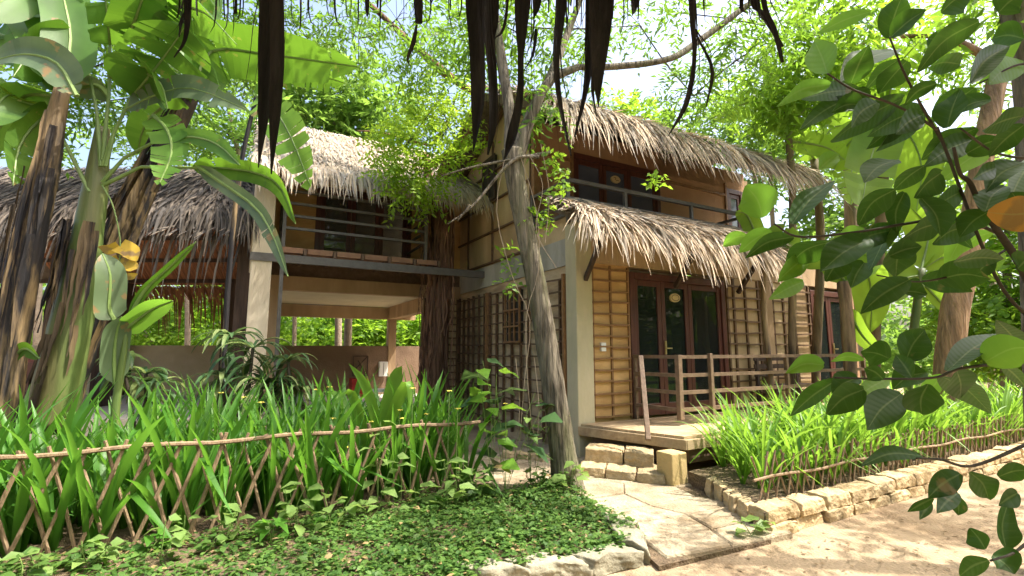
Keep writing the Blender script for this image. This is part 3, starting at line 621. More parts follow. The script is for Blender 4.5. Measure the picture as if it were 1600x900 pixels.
def rough_block(mb, p, q, dpt, h, z0, n, jit=.009):
    """A course of rough stones from p to q (world), going back by vector dpt."""
    p, q, dpt = Vector(p), Vector(q), Vector(dpt); cuts = sorted([0, 1] + [(i + rnd(-.22, .22)) / n for i in range(1, n)])
    for a, b in zip(cuts, cuts[1:]):
        A, B = p.lerp(q, a), p.lerp(q, b); g = (B - A).normalized() * .001; A, B = A + g, B - g
        X, Y, Z = 4, 3, 3; vs = []; hh = h * rnd(.93, 1.05); of = dpt.normalized() * rnd(-.02, .02)
        for k in range(Z):
            for j in range(Y):
                for i in range(X):
                    e = Vector((rnd(-jit, jit), rnd(-jit, jit), rnd(-jit, jit)))
                    s, t, r = i / (X - 1), j / (Y - 1), k / (Z - 1)
                    ins = .013 * ((s in (0, 1)) + (t in (0, 1)) + (r == 1) - 1) if ((s in (0, 1)) + (t in (0, 1)) + (r == 1)) > 1 else 0
                    c = A.lerp(B, s) + dpt * t + of; ctr = A.lerp(B, .5) + dpt * .5
                    vs.append(c + (ctr - c).normalized() * ins + e * (0.5 if k == 0 else 1) + Vector((0, 0, z0 + hh * r - ins * .6)))
        ix = lambda i, j, k: k * X * Y + j * X + i; fs = []
        for i in range(X - 1):
            for j in range(Y - 1): fs += [(ix(i,j,Z-1), ix(i+1,j,Z-1), ix(i+1,j+1,Z-1), ix(i,j+1,Z-1)), (ix(i,j,0), ix(i,j+1,0), ix(i+1,j+1,0), ix(i+1,j,0))]
        for k in range(Z - 1):
            for i in range(X - 1): fs += [(ix(i,0,k), ix(i+1,0,k), ix(i+1,0,k+1), ix(i,0,k+1)), (ix(i,Y-1,k), ix(i,Y-1,k+1), ix(i+1,Y-1,k+1), ix(i+1,Y-1,k))]
            for j in range(Y - 1): fs += [(ix(0,j,k), ix(0,j,k+1), ix(0,j+1,k+1), ix(0,j+1,k)), (ix(X-1,j,k), ix(X-1,j+1,k), ix(X-1,j+1,k+1), ix(X-1,j,k+1))]
        mb.add(vs, fs)
st_l, st_r = atz(903, 751, 0), atz(1040, 766, 0); bk = Vector((.10, .34, 0))
m = MB(); rough_block(m, st_l, st_r, bk * 1.5, .16, 0, 3); o = m.build('stone_step', M['stone'], off=st_l, smooth=False); o.location = st_l; hewn(o)
tag(o, 'lower stone step resting on the flagstones', 'step', 'stone steps up to the deck')
m = MB(); a, b = st_l + bk + Vector((.02, 0, 0)), st_r + bk + Vector((-.12, 0, 0)); rough_block(m, a, b, bk * 1.35, .34, 0, 2); o = m.build('stone_step', M['stone'], off=a); o.location = a; hewn(o)
tag(o, 'upper and taller stone step just below the deck edge', 'step', 'stone steps up to the deck')

# ---------------------------------------------------------------- beds, path, edging
def inpoly(x, y, P):
    c = False; j = len(P) - 1
    for i in range(len(P)):
        if (P[i][1] > y) != (P[j][1] > y) and x < (P[j][0] - P[i][0]) * (y - P[i][1]) / (P[j][1] - P[i][1]) + P[i][0]: c = not c
        j = i
    return c
PATH = [atz(1030, 893, 0), atz(1205, 850, 0), atz(1102, 778, 0), W(.6, -1.6), W(.3, -1.2), W(0, -.3), W(-.05, 1.6), W(-.5, 1.6), atz(700, 735, 0), atz(780, 800, 0), atz(900, 830, 0), atz(985, 850, 0)]
PATH = [(p.x, p.y) for p in PATH]
m = MB(); m.poly(PATH, -.05, .035); struct(m.build('path_bed', M['soil']))
m = MB(); ca, sa = math.cos(R(24)), math.sin(R(24)); gx, gy = .62, .36
for j in range(-4, 20):
    for i in range(-8, 10):
        def cn(a, b):
            random.seed(a * 91 + b * 17 + 5); x, y = (a + (.5 if False else .18 * (b % 3))) * gx + rnd(-.07, .07), b * gy + rnd(-.05, .05)
            return Vector((.6 + ca * x - sa * y, 3.5 + sa * x + ca * y, 0))
        q = [cn(i, j), cn(i + 1, j), cn(i + 1, j + 1), cn(i, j + 1)]; c = sum(q, Vector()) / 4
        if not inpoly(c.x, c.y, PATH): continue
        random.seed(i * 7 + j * 131); z = .052 + rnd(0, .014); q = [c + (p - c) * .988 for p in q]; q2 = [c + (p - c) * .955 for p in q]
        t = [rnd(-.006, .006) for _ in q]
        m.add([(p.x, p.y, .0) for p in q] + [(p.x, p.y, z - .014 + e) for p, e in zip(q, t)] + [(p.x, p.y, z + e) for p, e in zip(q2, t)],
              [(8, 9, 10, 11)] + [(k, (k+1) % 4, 4+(k+1) % 4, 4+k) for k in range(4)] + [(4+k, 4+(k+1) % 4, 8+(k+1) % 4, 8+k) for k in range(4)])
random.seed(11)
struct(m.build('flagstone_path', M['flag']))
K0 = atz(1206, 842, 0); KU = UX
KL = atz(1100, 776, 0)
m = MB(); qs = [K0 + VX * .05, K0 + UX * 12 + VX * .05, K0 + UX * 12 + VX * 1.9, KL + UX * .1 + VX * .3, KL + UX * .05]
m.poly([(p.x, p.y) for p in qs], -.02, .19); struct(m.build('planting_soil', M['soil']))
m = MB(); rough_block(m, K0, K0 + UX * 9, VX * .2, .105, 0, 23); rough_block(m, K0 + VX * .01, K0 + UX * 9 + VX * .01, VX * .22, .125, .102, 21)
rough_block(m, KL + UX * .02, K0 + VX * .22, UX * .16, .20, 0, 5)
o = m.build('stone_edging', M['stone'], off=K0); o.location = K0; hewn(o)
tag(o, 'two-course sandstone edging round the sunny leaf bed on the right', 'edging')
e_ = [atz(760, 925, 0), atz(930, 905, 0), atz(1012, 884, 0), atz(1003, 850, 0), atz(975, 828, 0)]
m = MB()
for a, b in zip(e_, e_[1:]): rough_block(m, b, a, Vector((-.22, .16, 0)) if a.y < b.y or True else 0, .13, 0, max(1, int((b - a).length / .33)), .02)
o = m.build('stone_edging', M['grey_stone'], off=e_[2]); o.location = e_[2]; hewn(o)
tag(o, 'weathered grey capstones curving round the low groundcover in the foreground', 'edging')
e2 = [W(-1.7, .9), W(-.55, .75), W(-.1, 1.7)]
m = MB(); rough_block(m, atz(783, 722, 0), atz(850, 728, 0), Vector((0, .2, 0)), .14, 0, 3)
o = m.build('stone_edging', M['stone'], off=atz(783, 722, 0)); o.location = atz(783, 722, 0)
tag(o, 'short low edging at the foot of the shaded lattice wall, left of the grey tree', 'edging')
BED = [(-7.0, 3.0), (-6.6, 2.6)] + [(p.x, p.y) for p in (atz(0, 1000, 0), atz(560, 1000, 0), atz(760, 915, 0), atz(930, 893, 0), atz(1000, 872, 0), atz(990, 835, 0), atz(930, 805, 0), atz(905, 780, 0), atz(850, 765, 0), atz(785, 790, 0), atz(740, 770, 0))] + [tuple(W(-2.0, 1.3))[:2], tuple(W(-8, 1.3))[:2]]
m = MB(); m.poly(BED, -.03, .06); struct(m.build('garden_soil', M['soil']))

# ---------------------------------------------------------------- leaf clumps
def lily_mesh(n, L, w, spread, mt, flop=1.0):
    m = MB()
    for k in range(n):
        a = rnd(0, 6.283); out = Vector((math.cos(a), math.sin(a), 0)); l = L * rnd(.6, 1.12); tl = spread * rnd(.15, 1.0); fl = flop * rnd(0, 1) ** 1.6
        kink = random.choice((3, 4)) if rnd(0, 1) < .10 else 99; p = out * rnd(0, .05); pts = [p]; d = (Vector((0, 0, 1)) + out * tl).normalized()
        for j in range(6):
            d = (d + out * (.05 + .22 * fl * j / 6) + (Vector((0, 0, -1.6)) + out * .8 if j == kink else Vector()) + Vector((0, 0, -1)) * (.30 * fl * (j / 6) ** 1.4)).normalized(); p = p + d * l / 6; pts.append(p)
        sd_ = Vector((-out.y, out.x, 0)).lerp(out, rnd(-.5, .5)).normalized()
        m.blade(pts, w * rnd(.7, 1.2), sd_, fold=rnd(.2, .6), prof=lambda t: (.62 + .5 * t) if t < .6 else max(.03, .92 * (1 - ((t - .6) / .4) ** 1.8)), cols=(-1, 0, 1))
    return m
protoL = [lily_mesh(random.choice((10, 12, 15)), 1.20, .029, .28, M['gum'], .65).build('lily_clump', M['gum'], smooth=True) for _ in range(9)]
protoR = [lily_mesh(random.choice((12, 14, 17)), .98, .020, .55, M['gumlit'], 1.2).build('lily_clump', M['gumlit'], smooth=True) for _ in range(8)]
GL, GR = 'tall strap-leaved lilies behind the left bamboo fence', 'sunny strap-leaved lilies in the right bed'
LL, LR = 'dark green clump of upright strap leaves behind the left bamboo fence', 'bright yellow-green clump of strap leaves in the stone-edged bed'
n = 0
for i in range(31):
    for j in range(6):
        u = -7.2 + i * .175 + rnd(-.08, .08); v = -.80 + j * .27 + rnd(-.09, .09)
        if u > -2.1 + .13 * j: continue
        s = protoL[n % 9]; o = s if n < 9 else dup(s, (0, 0, 0), 0)
        o.location = W(u, v, .05); o.rotation_euler = (rnd(-.14, .14), rnd(-.14, .14), rnd(0, 6.28)); f = rnd(.62, 1.10); o.scale = (f * rnd(.9, 1.25), f * rnd(.9, 1.25), f)
        tag(o, LL, 'lily plant', GL); n += 1
KC = toH(K0); n = 0
for i in range(44):
    for j in range(4):
        u = KC.x + .32 + i * .2 + rnd(-.08, .08); v = KC.y + .42 + j * .29 + rnd(-.1, .1)
        if u < KC.x + .42 + .22 * j: continue
        if n >= 140 or (i > 26 and j % 2): continue
        s = protoR[n % 8]; o = s if n < 8 else dup(s, (0, 0, 0), 0)
        o.location = W(u, v, .18); o.rotation_euler = (rnd(-.08, .08), rnd(-.08, .08), rnd(0, 6.28)); f = rnd(.75, 1.12); o.scale = (f, f, f)
        tag(o, LR, 'lily plant', GR); n += 1
# the big arching blades in the middle of the left bed
big = thing('broad_leaf_lily', 'tallest broad arching blades rising above the middle of the left fence', 'lily plant', atz(585, 800, 0))
bo = big.location.copy()
def sm(pts, m):
    P = [Vector(p) for p in pts]
    if len(P) == 2: return [P[0].lerp(P[1], i / (m - 1)) for i in range(m)]
    P = [2 * P[0] - P[1]] + P + [2 * P[-1] - P[-2]]; out = []
    for i in range(m):
        t = i / (m - 1) * (len(P) - 3); k = min(int(t), len(P) - 4); f = t - k; a, b, c, d = P[k:k + 4]
        out.append(.5 * ((2 * b) + (c - a) * f + (2 * a - 5 * b + 4 * c - d) * f * f + (3 * b - a - 3 * c + d) * f ** 3))
    return out
def sblade(mb, px, Y0, Y1, wpx, roll=0.0, m=11, **k):
    n = len(px); P = sm([at(x, y, Y0 + (Y1 - Y0) * i / (n - 1)) for i, (x, y) in enumerate(px)], m)
    D = (P[-1] - P[0]).normalized(); mid = P[m // 2]; s = D.cross((mid - ORG).normalized()).normalized(); s = Matrix.Rotation(roll, 3, D) @ s
    mb.blade(P, wpx / 2 / FPX * mid.y / max(.35, math.cos(roll)), s, **k)
lp = lambda t: (.55 + .8 * t) if t < .45 else max(.03, .91 * (1 - ((t - .45) / .55) ** 2.2))
m = MB()
for px, w, Y1 in (([(590, 740), (588, 660), (570, 600), (545, 568)], 17, 5.2), ([(585, 740), (600, 660), (618, 590), (628, 572)], 24, 5.3), ([(590, 740), (612, 650), (640, 595), (640, 640)], 20, 5.1), ([(580, 740), (565, 660), (545, 610), (515, 640)], 16, 5.1), ([(575, 745), (560, 690), (530, 622), (505, 612)], 14, 5.6)):
    sblade(m, px, 5.35, Y1, w, rnd(-.4, .4), prof=lp, fold=.4, cols=(-1, 0, 1))
m.build('blades', M['gumlit'], big, off=bo, smooth=True)
gf = 'small yellow flowers on thin stalks above the lily leaves'
for px, py in ((55, 650), (108, 655), (185, 632), (240, 692), (300, 700), (408, 630), (380, 622), (465, 660), (410, 668), (345, 615), (515, 606), (645, 608), (702, 612), (625, 642), (667, 648), (580, 660), (545, 700), (430, 672), (460, 700), (790, 632), (520, 655), (495, 610), (630, 655), (715, 640)):
    Y = rnd(4.9, 5.6); p = at(px, py, Y); o = thing('yellow_flower', 'small yellow bloom on a thin stalk above the fenced lily leaves', 'flower', (p.x, p.y, .06), rnd(0, 6), gf)
    m = MB(); h = p.z - .06; m.tube([(0, 0, 0), (.01, 0, h * .5), (0, 0, h)], .004, 4); m.build('stalk', M['petiole'], o)
    m = MB()
    for k in range(5):
        a = k * 1.256; c, s = math.cos(a), math.sin(a); m.blade([(0, 0, h), (c * .02, s * .02, h + .012), (c * .036, s * .036, h + .006)], .012, (-s, c, 0), cols=(-1, 0, 1))
    m.build('petals', M['flower'], o)

# ---------------------------------------------------------------- bamboo lattice fences
def fence(name, label, u0, u1, v, z0, ztop, zr, step, lean, rad, rr):
    f = hthing(name, label, 'fence', u0, v, z0)
    m = MB(); n = 24; m.tube([(u0 - .1 + (u1 - u0 + .2) * i / n, v - .035, zr + .012 * math.sin(i * 1.3)) for i in range(n + 1)], rr, 7, .03); hb(m, 'top_rail', M['cane'], f)
    k = int((u1 - u0) / step)
    for i in range(k):
        for sgn in (-1, 1):
            a = u0 + (i + .5) * step + rnd(-.03, .03); d = sgn * lean / 2 * rnd(.85, 1.15); e = rnd(-.02, .05); y = v - .012 * sgn - .008
            m = MB(); m.tube([(a - d, y, z0 - .03), (a + rnd(-.01, .01), y + rnd(-.006, .006), (z0 + ztop) / 2), (a + d, y, ztop + e)], [rad * rnd(.85, 1.1)] * 3, 6, .06); hb(m, 'cane', M['cane'], f)
    return f
fence('bamboo_fence', 'crossed split-bamboo fence with one rail along the left bed of tall leaves', -7.3, -2.12, -.94, .02, .81, .795, .18, .27, .0155, .019)
fence('bamboo_fence', 'low crossed bamboo fence behind the sandstone edging on the right', KC.x + .22, KC.x + 6.6, KC.y + .26, .2, .58, .40, .13, .16, .0095, .013)
m = MB()

# ---------------------------------------------------------------- groundcover, weeds, litter
def scatter(poly, n, f=None):
    xs = [p[0] for p in poly]; ys = [p[1] for p in poly]; out = []
    while len(out) < n:
        x, y = rnd(min(xs), max(xs)), rnd(min(ys), max(ys))
        if inpoly(x, y, poly) and (f is None or random.random() < f(x, y)): out.append((x, y))
    return out
tb = atz(880, 772, 0)
def dens(x, y):
    h = toH((x, y, 0))
    if h.y > -.97 and h.x < -2.1: return 0
    d = .55 + .45 * min(1, max(0, (x + 2.0) / 1.6)); q = math.sin(x * 5.1 + 1.3) * math.sin(y * 6.3) ; return d * (1 if q > -.45 else .45)
pts = scatter([p for p in BED], 6400, dens)
P, D, N, L, Wd = [], [], [], [], []
for x, y in pts:
    h = .06 + rnd(.01, .08) * min(1, max(.25, (x + 2.4) / 1.6)) + .12 * math.exp(-((x - tb.x) ** 2 + (y - tb.y) ** 2) / .18) * rnd(.2, 1.3)
    for k in range(random.choice((4, 5, 6))):
        a = rnd(0, 6.28); P.append((x + rnd(-.03, .03), y + rnd(-.03, .03), h + rnd(-.05, .03))); D.append((math.cos(a), math.sin(a), rnd(-.3, .5))); N.append((rnd(-.4, .4), rnd(-.4, .4), 1)); l = rnd(.020, .048) if random.random() < .85 else rnd(.05, .08); L.append(l); Wd.append(l * rnd(.26, .36))
V, F = inst(np.array(P), np.array(D), np.array(N), np.array(L), np.array(Wd), OVAL)
o = mesh_np('groundcover', V, F, M['cover'], smooth=True); tag(o, 'low leafy green groundcover filling the foreground bed', 'ground cover', kind='stuff')
pts = scatter(BED, 900, lambda x, y: 1 if toH((x, y, 0)).y < -.9 else .3); n = len(pts)
P = np.array([(x, y, .07 + rnd(0, .02)) for x, y in pts]); D = rng.normal(size=(n, 3)) * [1, 1, .1]; N = rng.normal(size=(n, 3)) * .25 + [0, 0, 1]
V1 = inst(P, D, N, rng.uniform(.03, .11, n), rng.uniform(.004, .018, n))
q = scatter([(p.x, p.y) for p in (K0 + UX * .3 + VX * .2, K0 + UX * 8 + VX * .2, K0 + UX * 8 + VX * 1.6, KL + UX * .3)], 350); n = len(q)
P = np.array([(x, y, .20 + rnd(0, .015)) for x, y in q]); V2 = inst(P, rng.normal(size=(n, 3)) * [1, 1, .1], rng.normal(size=(n, 3)) * .25 + [0, 0, 1], rng.uniform(.03, .1, n), rng.uniform(.004, .02, n))
q = scatter([(p.x, p.y) for p in (atz(1040, 899, 0), atz(1600, 899, 0), atz(1600, 750, 0), atz(1215, 848, 0))], 300); n = len(q)
P = np.array([(x, y, .006 + rnd(0, .008)) for x, y in q]); V3 = inst(P, rng.normal(size=(n, 3)) * [1, 1, .05], rng.normal(size=(n, 3)) * .15 + [0, 0, 1], rng.uniform(.015, .06, n), rng.uniform(.003, .012, n))
V, F = join([V1, V2, V3]); o = mesh_np('leaf_litter', V, F, M['litter']); tag(o, 'dry brown fallen leaves and stalks on the soil and sand', 'leaf litter', kind='stuff')
def weed(px, py, hpx, n, label, mt='coverlt', wpx=20, spread=26, z=.06, name='leafy_weed', cat='weed', group=None, Yoff=0):
    b = atz(px, py, z); Y = b.y; o = thing(name, label, cat, b, 0, group); k = Y / FPX; m = MB(); st = MB()
    for i in range(max(2, n // 5)):
        tx = rnd(-spread, spread) * k; ty = rnd(-.06, .06); hh = hpx * k * rnd(.55, 1.05); q = [Vector((0, 0, 0)), Vector((tx * .5, ty, hh * .6)), Vector((tx, ty, hh))]; S = sm(q, 6); st.tube(S, .0035, 4)
        for j in range(5):
            c = S[1 + j % 5] if j < 4 else S[-1]; a = rnd(0, 6.28); d = Vector((math.cos(a), math.sin(a) * .8, rnd(-.2, .35))); l = wpx * k * rnd(.8, 1.5); e = c + d * l * .3
            m.blade([e, e + d * l * .5, e + d * l + Vector((0, 0, -.25 * l))], wpx * k * rnd(.32, .5), Vector((-d.y, d.x, rnd(-.5, .5))), fold=.2, prof=lambda t: max(.05, math.sin(math.pi * (t * .82 + .16)) ** .8), cols=(-1, 0, 1))
    st.build('stem', M['petiole'], o); m.build('leaves', M[mt], o, smooth=True)
for a in ((250, 880, 70, 12, 'round-leaved pale weed at the fence foot, lower left'), (350, 850, 60, 10, 'pale weed before the crossed canes, left of the bare soil patch'), (450, 830, 80, 14, 'tall pale weed with heart-shaped leaves at the fence foot'), (140, 890, 50, 12, 'pale weed in the lowest left corner of the bed'), (60, 895, 45, 10, 'leftmost pale weed at the foot of the fence'),
          (700, 800, 80, 15, 'pale oval-leaved weed at the right end of the fence'), (745, 790, 70, 12, 'pale weed beside the dry stem at the fence end'), (590, 800, 130, 16, 'tall yellow-flowered weed with lobed leaves in front of the fence'), (520, 830, 60, 12, 'spreading pale weed before the middle of the fence'), (890, 775, 60, 10, 'leafy weed growing against the grey tree foot'), (1175, 838, 20, 6, 'tiny weed at the corner of the stone edging')):
    weed(*a)
for k in range(26):
    px = 15 + k * 29 + rnd(-10, 10); q = W(-7.2 + 5.3 * k / 25, -1.02 - rnd(.02, .34), 0); d = q - ORG; fy = d.y * math.cos(PITCH) + d.z * math.sin(PITCH); up = -d.y * math.sin(PITCH) + d.z * math.cos(PITCH)
    weed(800 + FPX * d.x / fy, 450 - FPX * up / fy, rnd(20, 62), random.choice((6, 8, 10, 12)), 'pale soft-leaved weed among those along the foot of the left fence', random.choice(('coverlt', 'coverlt', 'cover', 'gum')), rnd(13, 22), rnd(14, 34), z=.03, group='pale weeds along the foot of the left fence')
weed(790, 770, 190, 26, 'taller shrub with long pale leaves at the fence end, left of the grey tree', 'drac', 34, 60, name='leafy_shrub', cat='shrub')
weed(770, 780, 210, 16, 'yellow-green leafy sapling standing over the fence end', 'gumlit', 30, 35, name='leafy_shrub', cat='shrub')
weed(830, 765, 150, 24, 'thin yellowish weed between the fence end and the grey trunk', 'coverlt', 16, 45, name='leafy_shrub', cat='shrub')
# spider-leaved dracaenas by the pavilion
def dracaena(px, py, Y, heads, label, L=.5, w=.032):
    b = at(px, py, Y); b.z = .02; o = thing('dracaena', label, 'dracaena', b); 
    for hx, hy in heads:
        hp = at(hx, hy, Y + rnd(-.2, .2)); m = MB(); S = sm([(0, 0, 0), (hp - b) * .5 + Vector((rnd(-.05, .05), 0, .05)), hp - b], 6); m.tube(S, .02, 6); m.build('stem', M['twig'], o)
        for mt, cnt in (('drac', 30), ('draclt', 7)):
            m = MB()
            for k in range(cnt):
                a = rnd(0, 6.28); out = Vector((math.cos(a), math.sin(a), 0)); el = rnd(-.4, 1.3); d = (out + Vector((0, 0, el))).normalized(); p = hp - b - Vector((0, 0, rnd(0, .30) if el < .5 else 0)); pt = [p]; l = L * rnd(.6, 1.1)
                for j in range(6): d = (d + Vector((0, 0, -.20 - .05 * j))).normalized(); p = p + d * l / 6; pt.append(p)
                m.blade(pt, w * rnd(.7, 1.2), (-out.y, out.x, 0), fold=.35, prof=lambda t: max(.03, math.sin(math.pi * (t * .88 + .10)) ** .8), cols=(-1, 0, 1))
            m.build('rosette', M[mt], o, smooth=True)
dracaena(385, 650, 6.3, ((358, 530), (395, 545), (345, 590), (410, 600)), 'large dracaena with dark drooping leaves before the pavilion post', .55)
dracaena(455, 660, 6.2, ((450, 565), (470, 610), (430, 600)), 'dracaena with pale striped leaves right of the darker one', .45)
dracaena(228, 660, 6.4, ((190, 560), (228, 585), (250, 600)), 'smaller dracaena left of the pale clay wall', .45)

# ---------------------------------------------------------------- trees
def trunk(px, Y, widths, nm, mt, par, off, n=12, jit=.07, m_=None, Y1=None):
    k = len(px); Y1 = Y if Y1 is None else Y1
    P = [at(x, y, Y + (Y1 - Y) * i / (k - 1)) for i, (x, y) in enumerate(px)]; m_ = m_ or 5 * k; S = sm(P, m_)
    ws = [np.interp(i / (m_ - 1) * (k - 1), range(k), widths) / 2 / FPX * S[i].y for i in range(m_)]
    m = MB(); m.tube(S, ws, n, jit); return m.build(nm, mt, par, off=off, smooth=True)
def sprays(C, Dr, k, sl, ll, lw, droop=.3, tpl=QUAD):
    n = len(C); t = np.tile(np.linspace(.1, 1, k), n); Cc = np.repeat(C, k, 0); Dd = np.repeat(norm(Dr), k, 0); s = np.repeat(sl, k)
    up = rng.normal(size=(n, 3)) * .5 + [0, 0, 1]; side = norm(np.cross(Dr, up)); sg = np.where(np.arange(n * k) % 2 == 0, 1, -1)[:, None]
    P = Cc + Dd * (t * s)[:, None] + np.array([0, 0, -1]) * (t ** 2 * s * droop)[:, None]
    D = Dd * rng.uniform(.3, .8, (n * k, 1)) + np.repeat(side, k, 0) * sg + rng.normal(size=(n * k, 3)) * .25 - [0, 0, .35 * droop]
    N = np.repeat(norm(up), k, 0) + rng.normal(size=(n * k, 3)) * .35
    return inst(P, D, N, ll * rng.uniform(.65, 1.25, n * k), lw * rng.uniform(.7, 1.2, n * k), tpl)
def cluster(c, r, n, k=9, sl=.45, ll=.15, lw=.025, flat=.75, droop=.4):
    d = norm(rng.normal(size=(n, 3))); rr = r * rng.uniform(.25, 1, (n, 1)) ** .6; C = np.array(c) + d * rr * [1, 1, flat]
    return sprays(C, d * .7 + rng.normal(size=(n, 3)) * .5 + [0, 0, -.1], k, sl * rng.uniform(.6, 1.2, n), ll, lw, droop)
def crown(par, off, cl, mt, nm='crown', **k):
    tw = MB(); pv_ = None
    for x, y, r, Y, n in cl:
        c = at(x, y, Y); q = r / FPX * Y
        if pv_ is not None and (c - pv_).length < 4 * q: tw.tube(sm([pv_, (pv_ + c) / 2 + Vector((0, 0, rnd(-.2, .1) * q)), c], 6), .022 * q, 5)
        for i in range(7):
            d = Vector((random.gauss(0, 1), random.gauss(0, 1), random.gauss(0, .7))).normalized() * q * rnd(.7, 1.1); tw.tube(sm([c, c + d * .5 + Vector((0, 0, rnd(0, .2) * q)), c + d], 5), .010 * q, 4)
        pv_ = c
    tw.build('twigs', M['twig'], par, off=off)
    V, F = join([cluster(at(x, y, Y), r / FPX * Y * 1.12, int(n * 2.9), **k) for x, y, r, Y, n in cl]); return mesh_np(nm, V - np.array(off), F, M[mt], par)
def wcrown(par, off, lst, mt, nm='crown', **k):
    V, F = join([cluster(c, q, n, **k) for c, q, n in lst]); return mesh_np(nm, V - np.array(off), F, M[mt], par)
def branches(par, off, lst, mt, nm='branch'):
    for px, Y, w in lst: trunk(px, Y[0], w, nm, M[mt], par, off, 7, .08, Y1=Y[1])

t1 = thing('grey_tree', 'leaning grey-barked tree with forked trunk standing beside the flagstone path', 'tree', tb); o1 = tb
trunk([(892, 800), (881, 720), (870, 640), (852, 525), (837, 440), (819, 350), (807, 290), (800, 235)], tb.y, [58, 41, 36, 33, 31, 30, 31, 34], 'trunk', M['bark'], t1, o1, 44, .045, 110)
branches(t1, o1, [([(798, 250), (796, 180), (786, 110), (776, 40), (760, -60)], (5.6, 5.9), [28, 19, 17, 14, 10]), ([(806, 250), (826, 190), (858, 128), (905, 104)], (5.6, 5.7), [28, 22, 16, 12]),
    ([(905, 105), (960, 104), (1045, 92), (1095, 62), (1160, 14), (1220, -30)], (5.7, 6.6), [10, 11, 11, 11, 10, 9]), ([(858, 128), (880, 70), (915, -20)], (5.7, 6.2), [18, 13, 8]),
    ([(842, 245), (800, 252), (740, 320), (700, 350)], (5.5, 5.2), [7, 6, 4, 2]), ([(860, 238), (815, 246), (735, 262), (690, 275)], (5.55, 5.3), [5, 5, 4, 2]), ([(735, 320), (715, 345)], (5.2, 5.2), [4, 2])], 'bark')
crown(t1, o1, [(830, 60, 55, 6.2, 26), (770, 30, 50, 6.4, 20), (905, 45, 60, 6.6, 20), (1000, 40, 40, 7, 8), (1085, 150, 52, 7.4, 26), (1150, 95, 60, 7.0, 26), (1195, 40, 65, 6.8, 26), (1060, 20, 45, 7, 10), (730, 65, 45, 6.2, 20), (845, 165, 22, 5.7, 8)], 'canopy', ll=.14, lw=.02)
wcrown(t1, o1, [((-1.5, 5.2, 8.2), 1.0, 20), ((.2, 4.9, 8.0), 1.0, 24), ((1.6, 5.0, 8.2), 1.0, 28), ((3.0, 4.6, 8.0), 1.1, 34), ((4.2, 4.3, 7.6), .8, 26), ((2.6, 5.6, 8.6), 1.0, 20)], 'canopy', nm='shading_crown', sl=.6, ll=.2, lw=.045)  # unseen leaf clusters added overhead to dapple the left garden with shade
for i, (x, y) in enumerate(((862, 245), (872, 290), (845, 325), (790, 395), (800, 440), (838, 340), (880, 262), (1030, 270))):
    V, F = cluster(at(x, y, 5.5), .09, 7, k=5, sl=.14, ll=.085, lw=.026); mesh_np('leaf_sprig', V - np.array(o1), F, M['canopyy'], t1)
m = MB()
for px in ([(812, 240), (838, 330), (842, 420), (822, 500), (828, 640), (840, 700)], [(826, 240), (848, 290), (838, 360), (870, 420)], [(790, 240), (776, 330), (800, 430), (828, 500), (820, 590), (812, 690)], [(845, 225), (858, 300), (852, 380)], [(806, 560), (812, 640), (800, 740)], [(835, 560), (842, 640), (836, 730)]):
    m.tube(sm([at(x, y, 5.42) for x, y in px], 16), .005, 4)
m.build('climbing_vine', M['vine'], t1, off=o1)

b2 = W(-.95, 3.75); t2 = thing('shaggy_tree', 'tree with shaggy reddish bark rising in front of the balcony corner', 'tree', b2); Y2 = b2.y
trunk([(676, 690), (676, 600), (682, 500), (690, 420), (692, 350), (690, 300), (700, 250), (728, 205), (748, 170)], Y2, [46, 42, 38, 36, 34, 28, 14, 12, 9], 'trunk', M['shag'], t2, b2, 36, .10, 90)
trunk([(672, 420), (664, 350), (668, 280), (664, 240)], Y2 - .1, [15, 16, 14, 10], 'limb', M['shag'], t2, b2, 9, .15)
branches(t2, b2, [([(664, 262), (700, 240), (738, 200), (745, 130), (735, 60)], (Y2 - .2, Y2 - 1.2), [12, 13, 13, 10, 8]), ([(745, 150), (690, 110), (640, 65), (560, -10)], (Y2 - .8, Y2 - 1.6), [10, 15, 11, 8]), ([(672, 228), (600, 208), (555, 204)], (Y2 - .3, Y2 - .8), [4, 3, 2]), ([(712, 150), (700, 190), (672, 228)], (Y2 - .5, Y2 - .3), [3, 5, 5])], 'shag')
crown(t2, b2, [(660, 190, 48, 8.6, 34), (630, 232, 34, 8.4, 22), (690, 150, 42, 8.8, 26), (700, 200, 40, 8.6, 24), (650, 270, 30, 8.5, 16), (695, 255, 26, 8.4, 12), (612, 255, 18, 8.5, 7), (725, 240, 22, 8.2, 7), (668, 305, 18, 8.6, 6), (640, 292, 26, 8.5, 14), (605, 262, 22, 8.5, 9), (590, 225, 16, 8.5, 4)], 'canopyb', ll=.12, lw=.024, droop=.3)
crown(t2, b2, [(560, 60, 55, 8.5, 24), (620, 30, 50, 8.3, 20), (670, 95, 45, 8, 24), (520, 30, 45, 8.6, 18), (480, 60, 40, 8.8, 16), (700, 30, 45, 8, 20)], 'canopy', ll=.16, lw=.02, droop=.6)
m = MB()
for k in range(130):                                  # hanging aerial roots and bark strips
    x, y = rnd(656, 708), rnd(290, 600); P = at(x, y, Y2 - rnd(.22, .36)); m.tube(sm([P, P + Vector((rnd(-.05, .05), 0, -.3)), P + Vector((rnd(-.08, .08), 0, -rnd(.5, .9)))], 5), rnd(.006, .016), 4)
m.build('bark_strip', M['shag'], t2, off=b2)

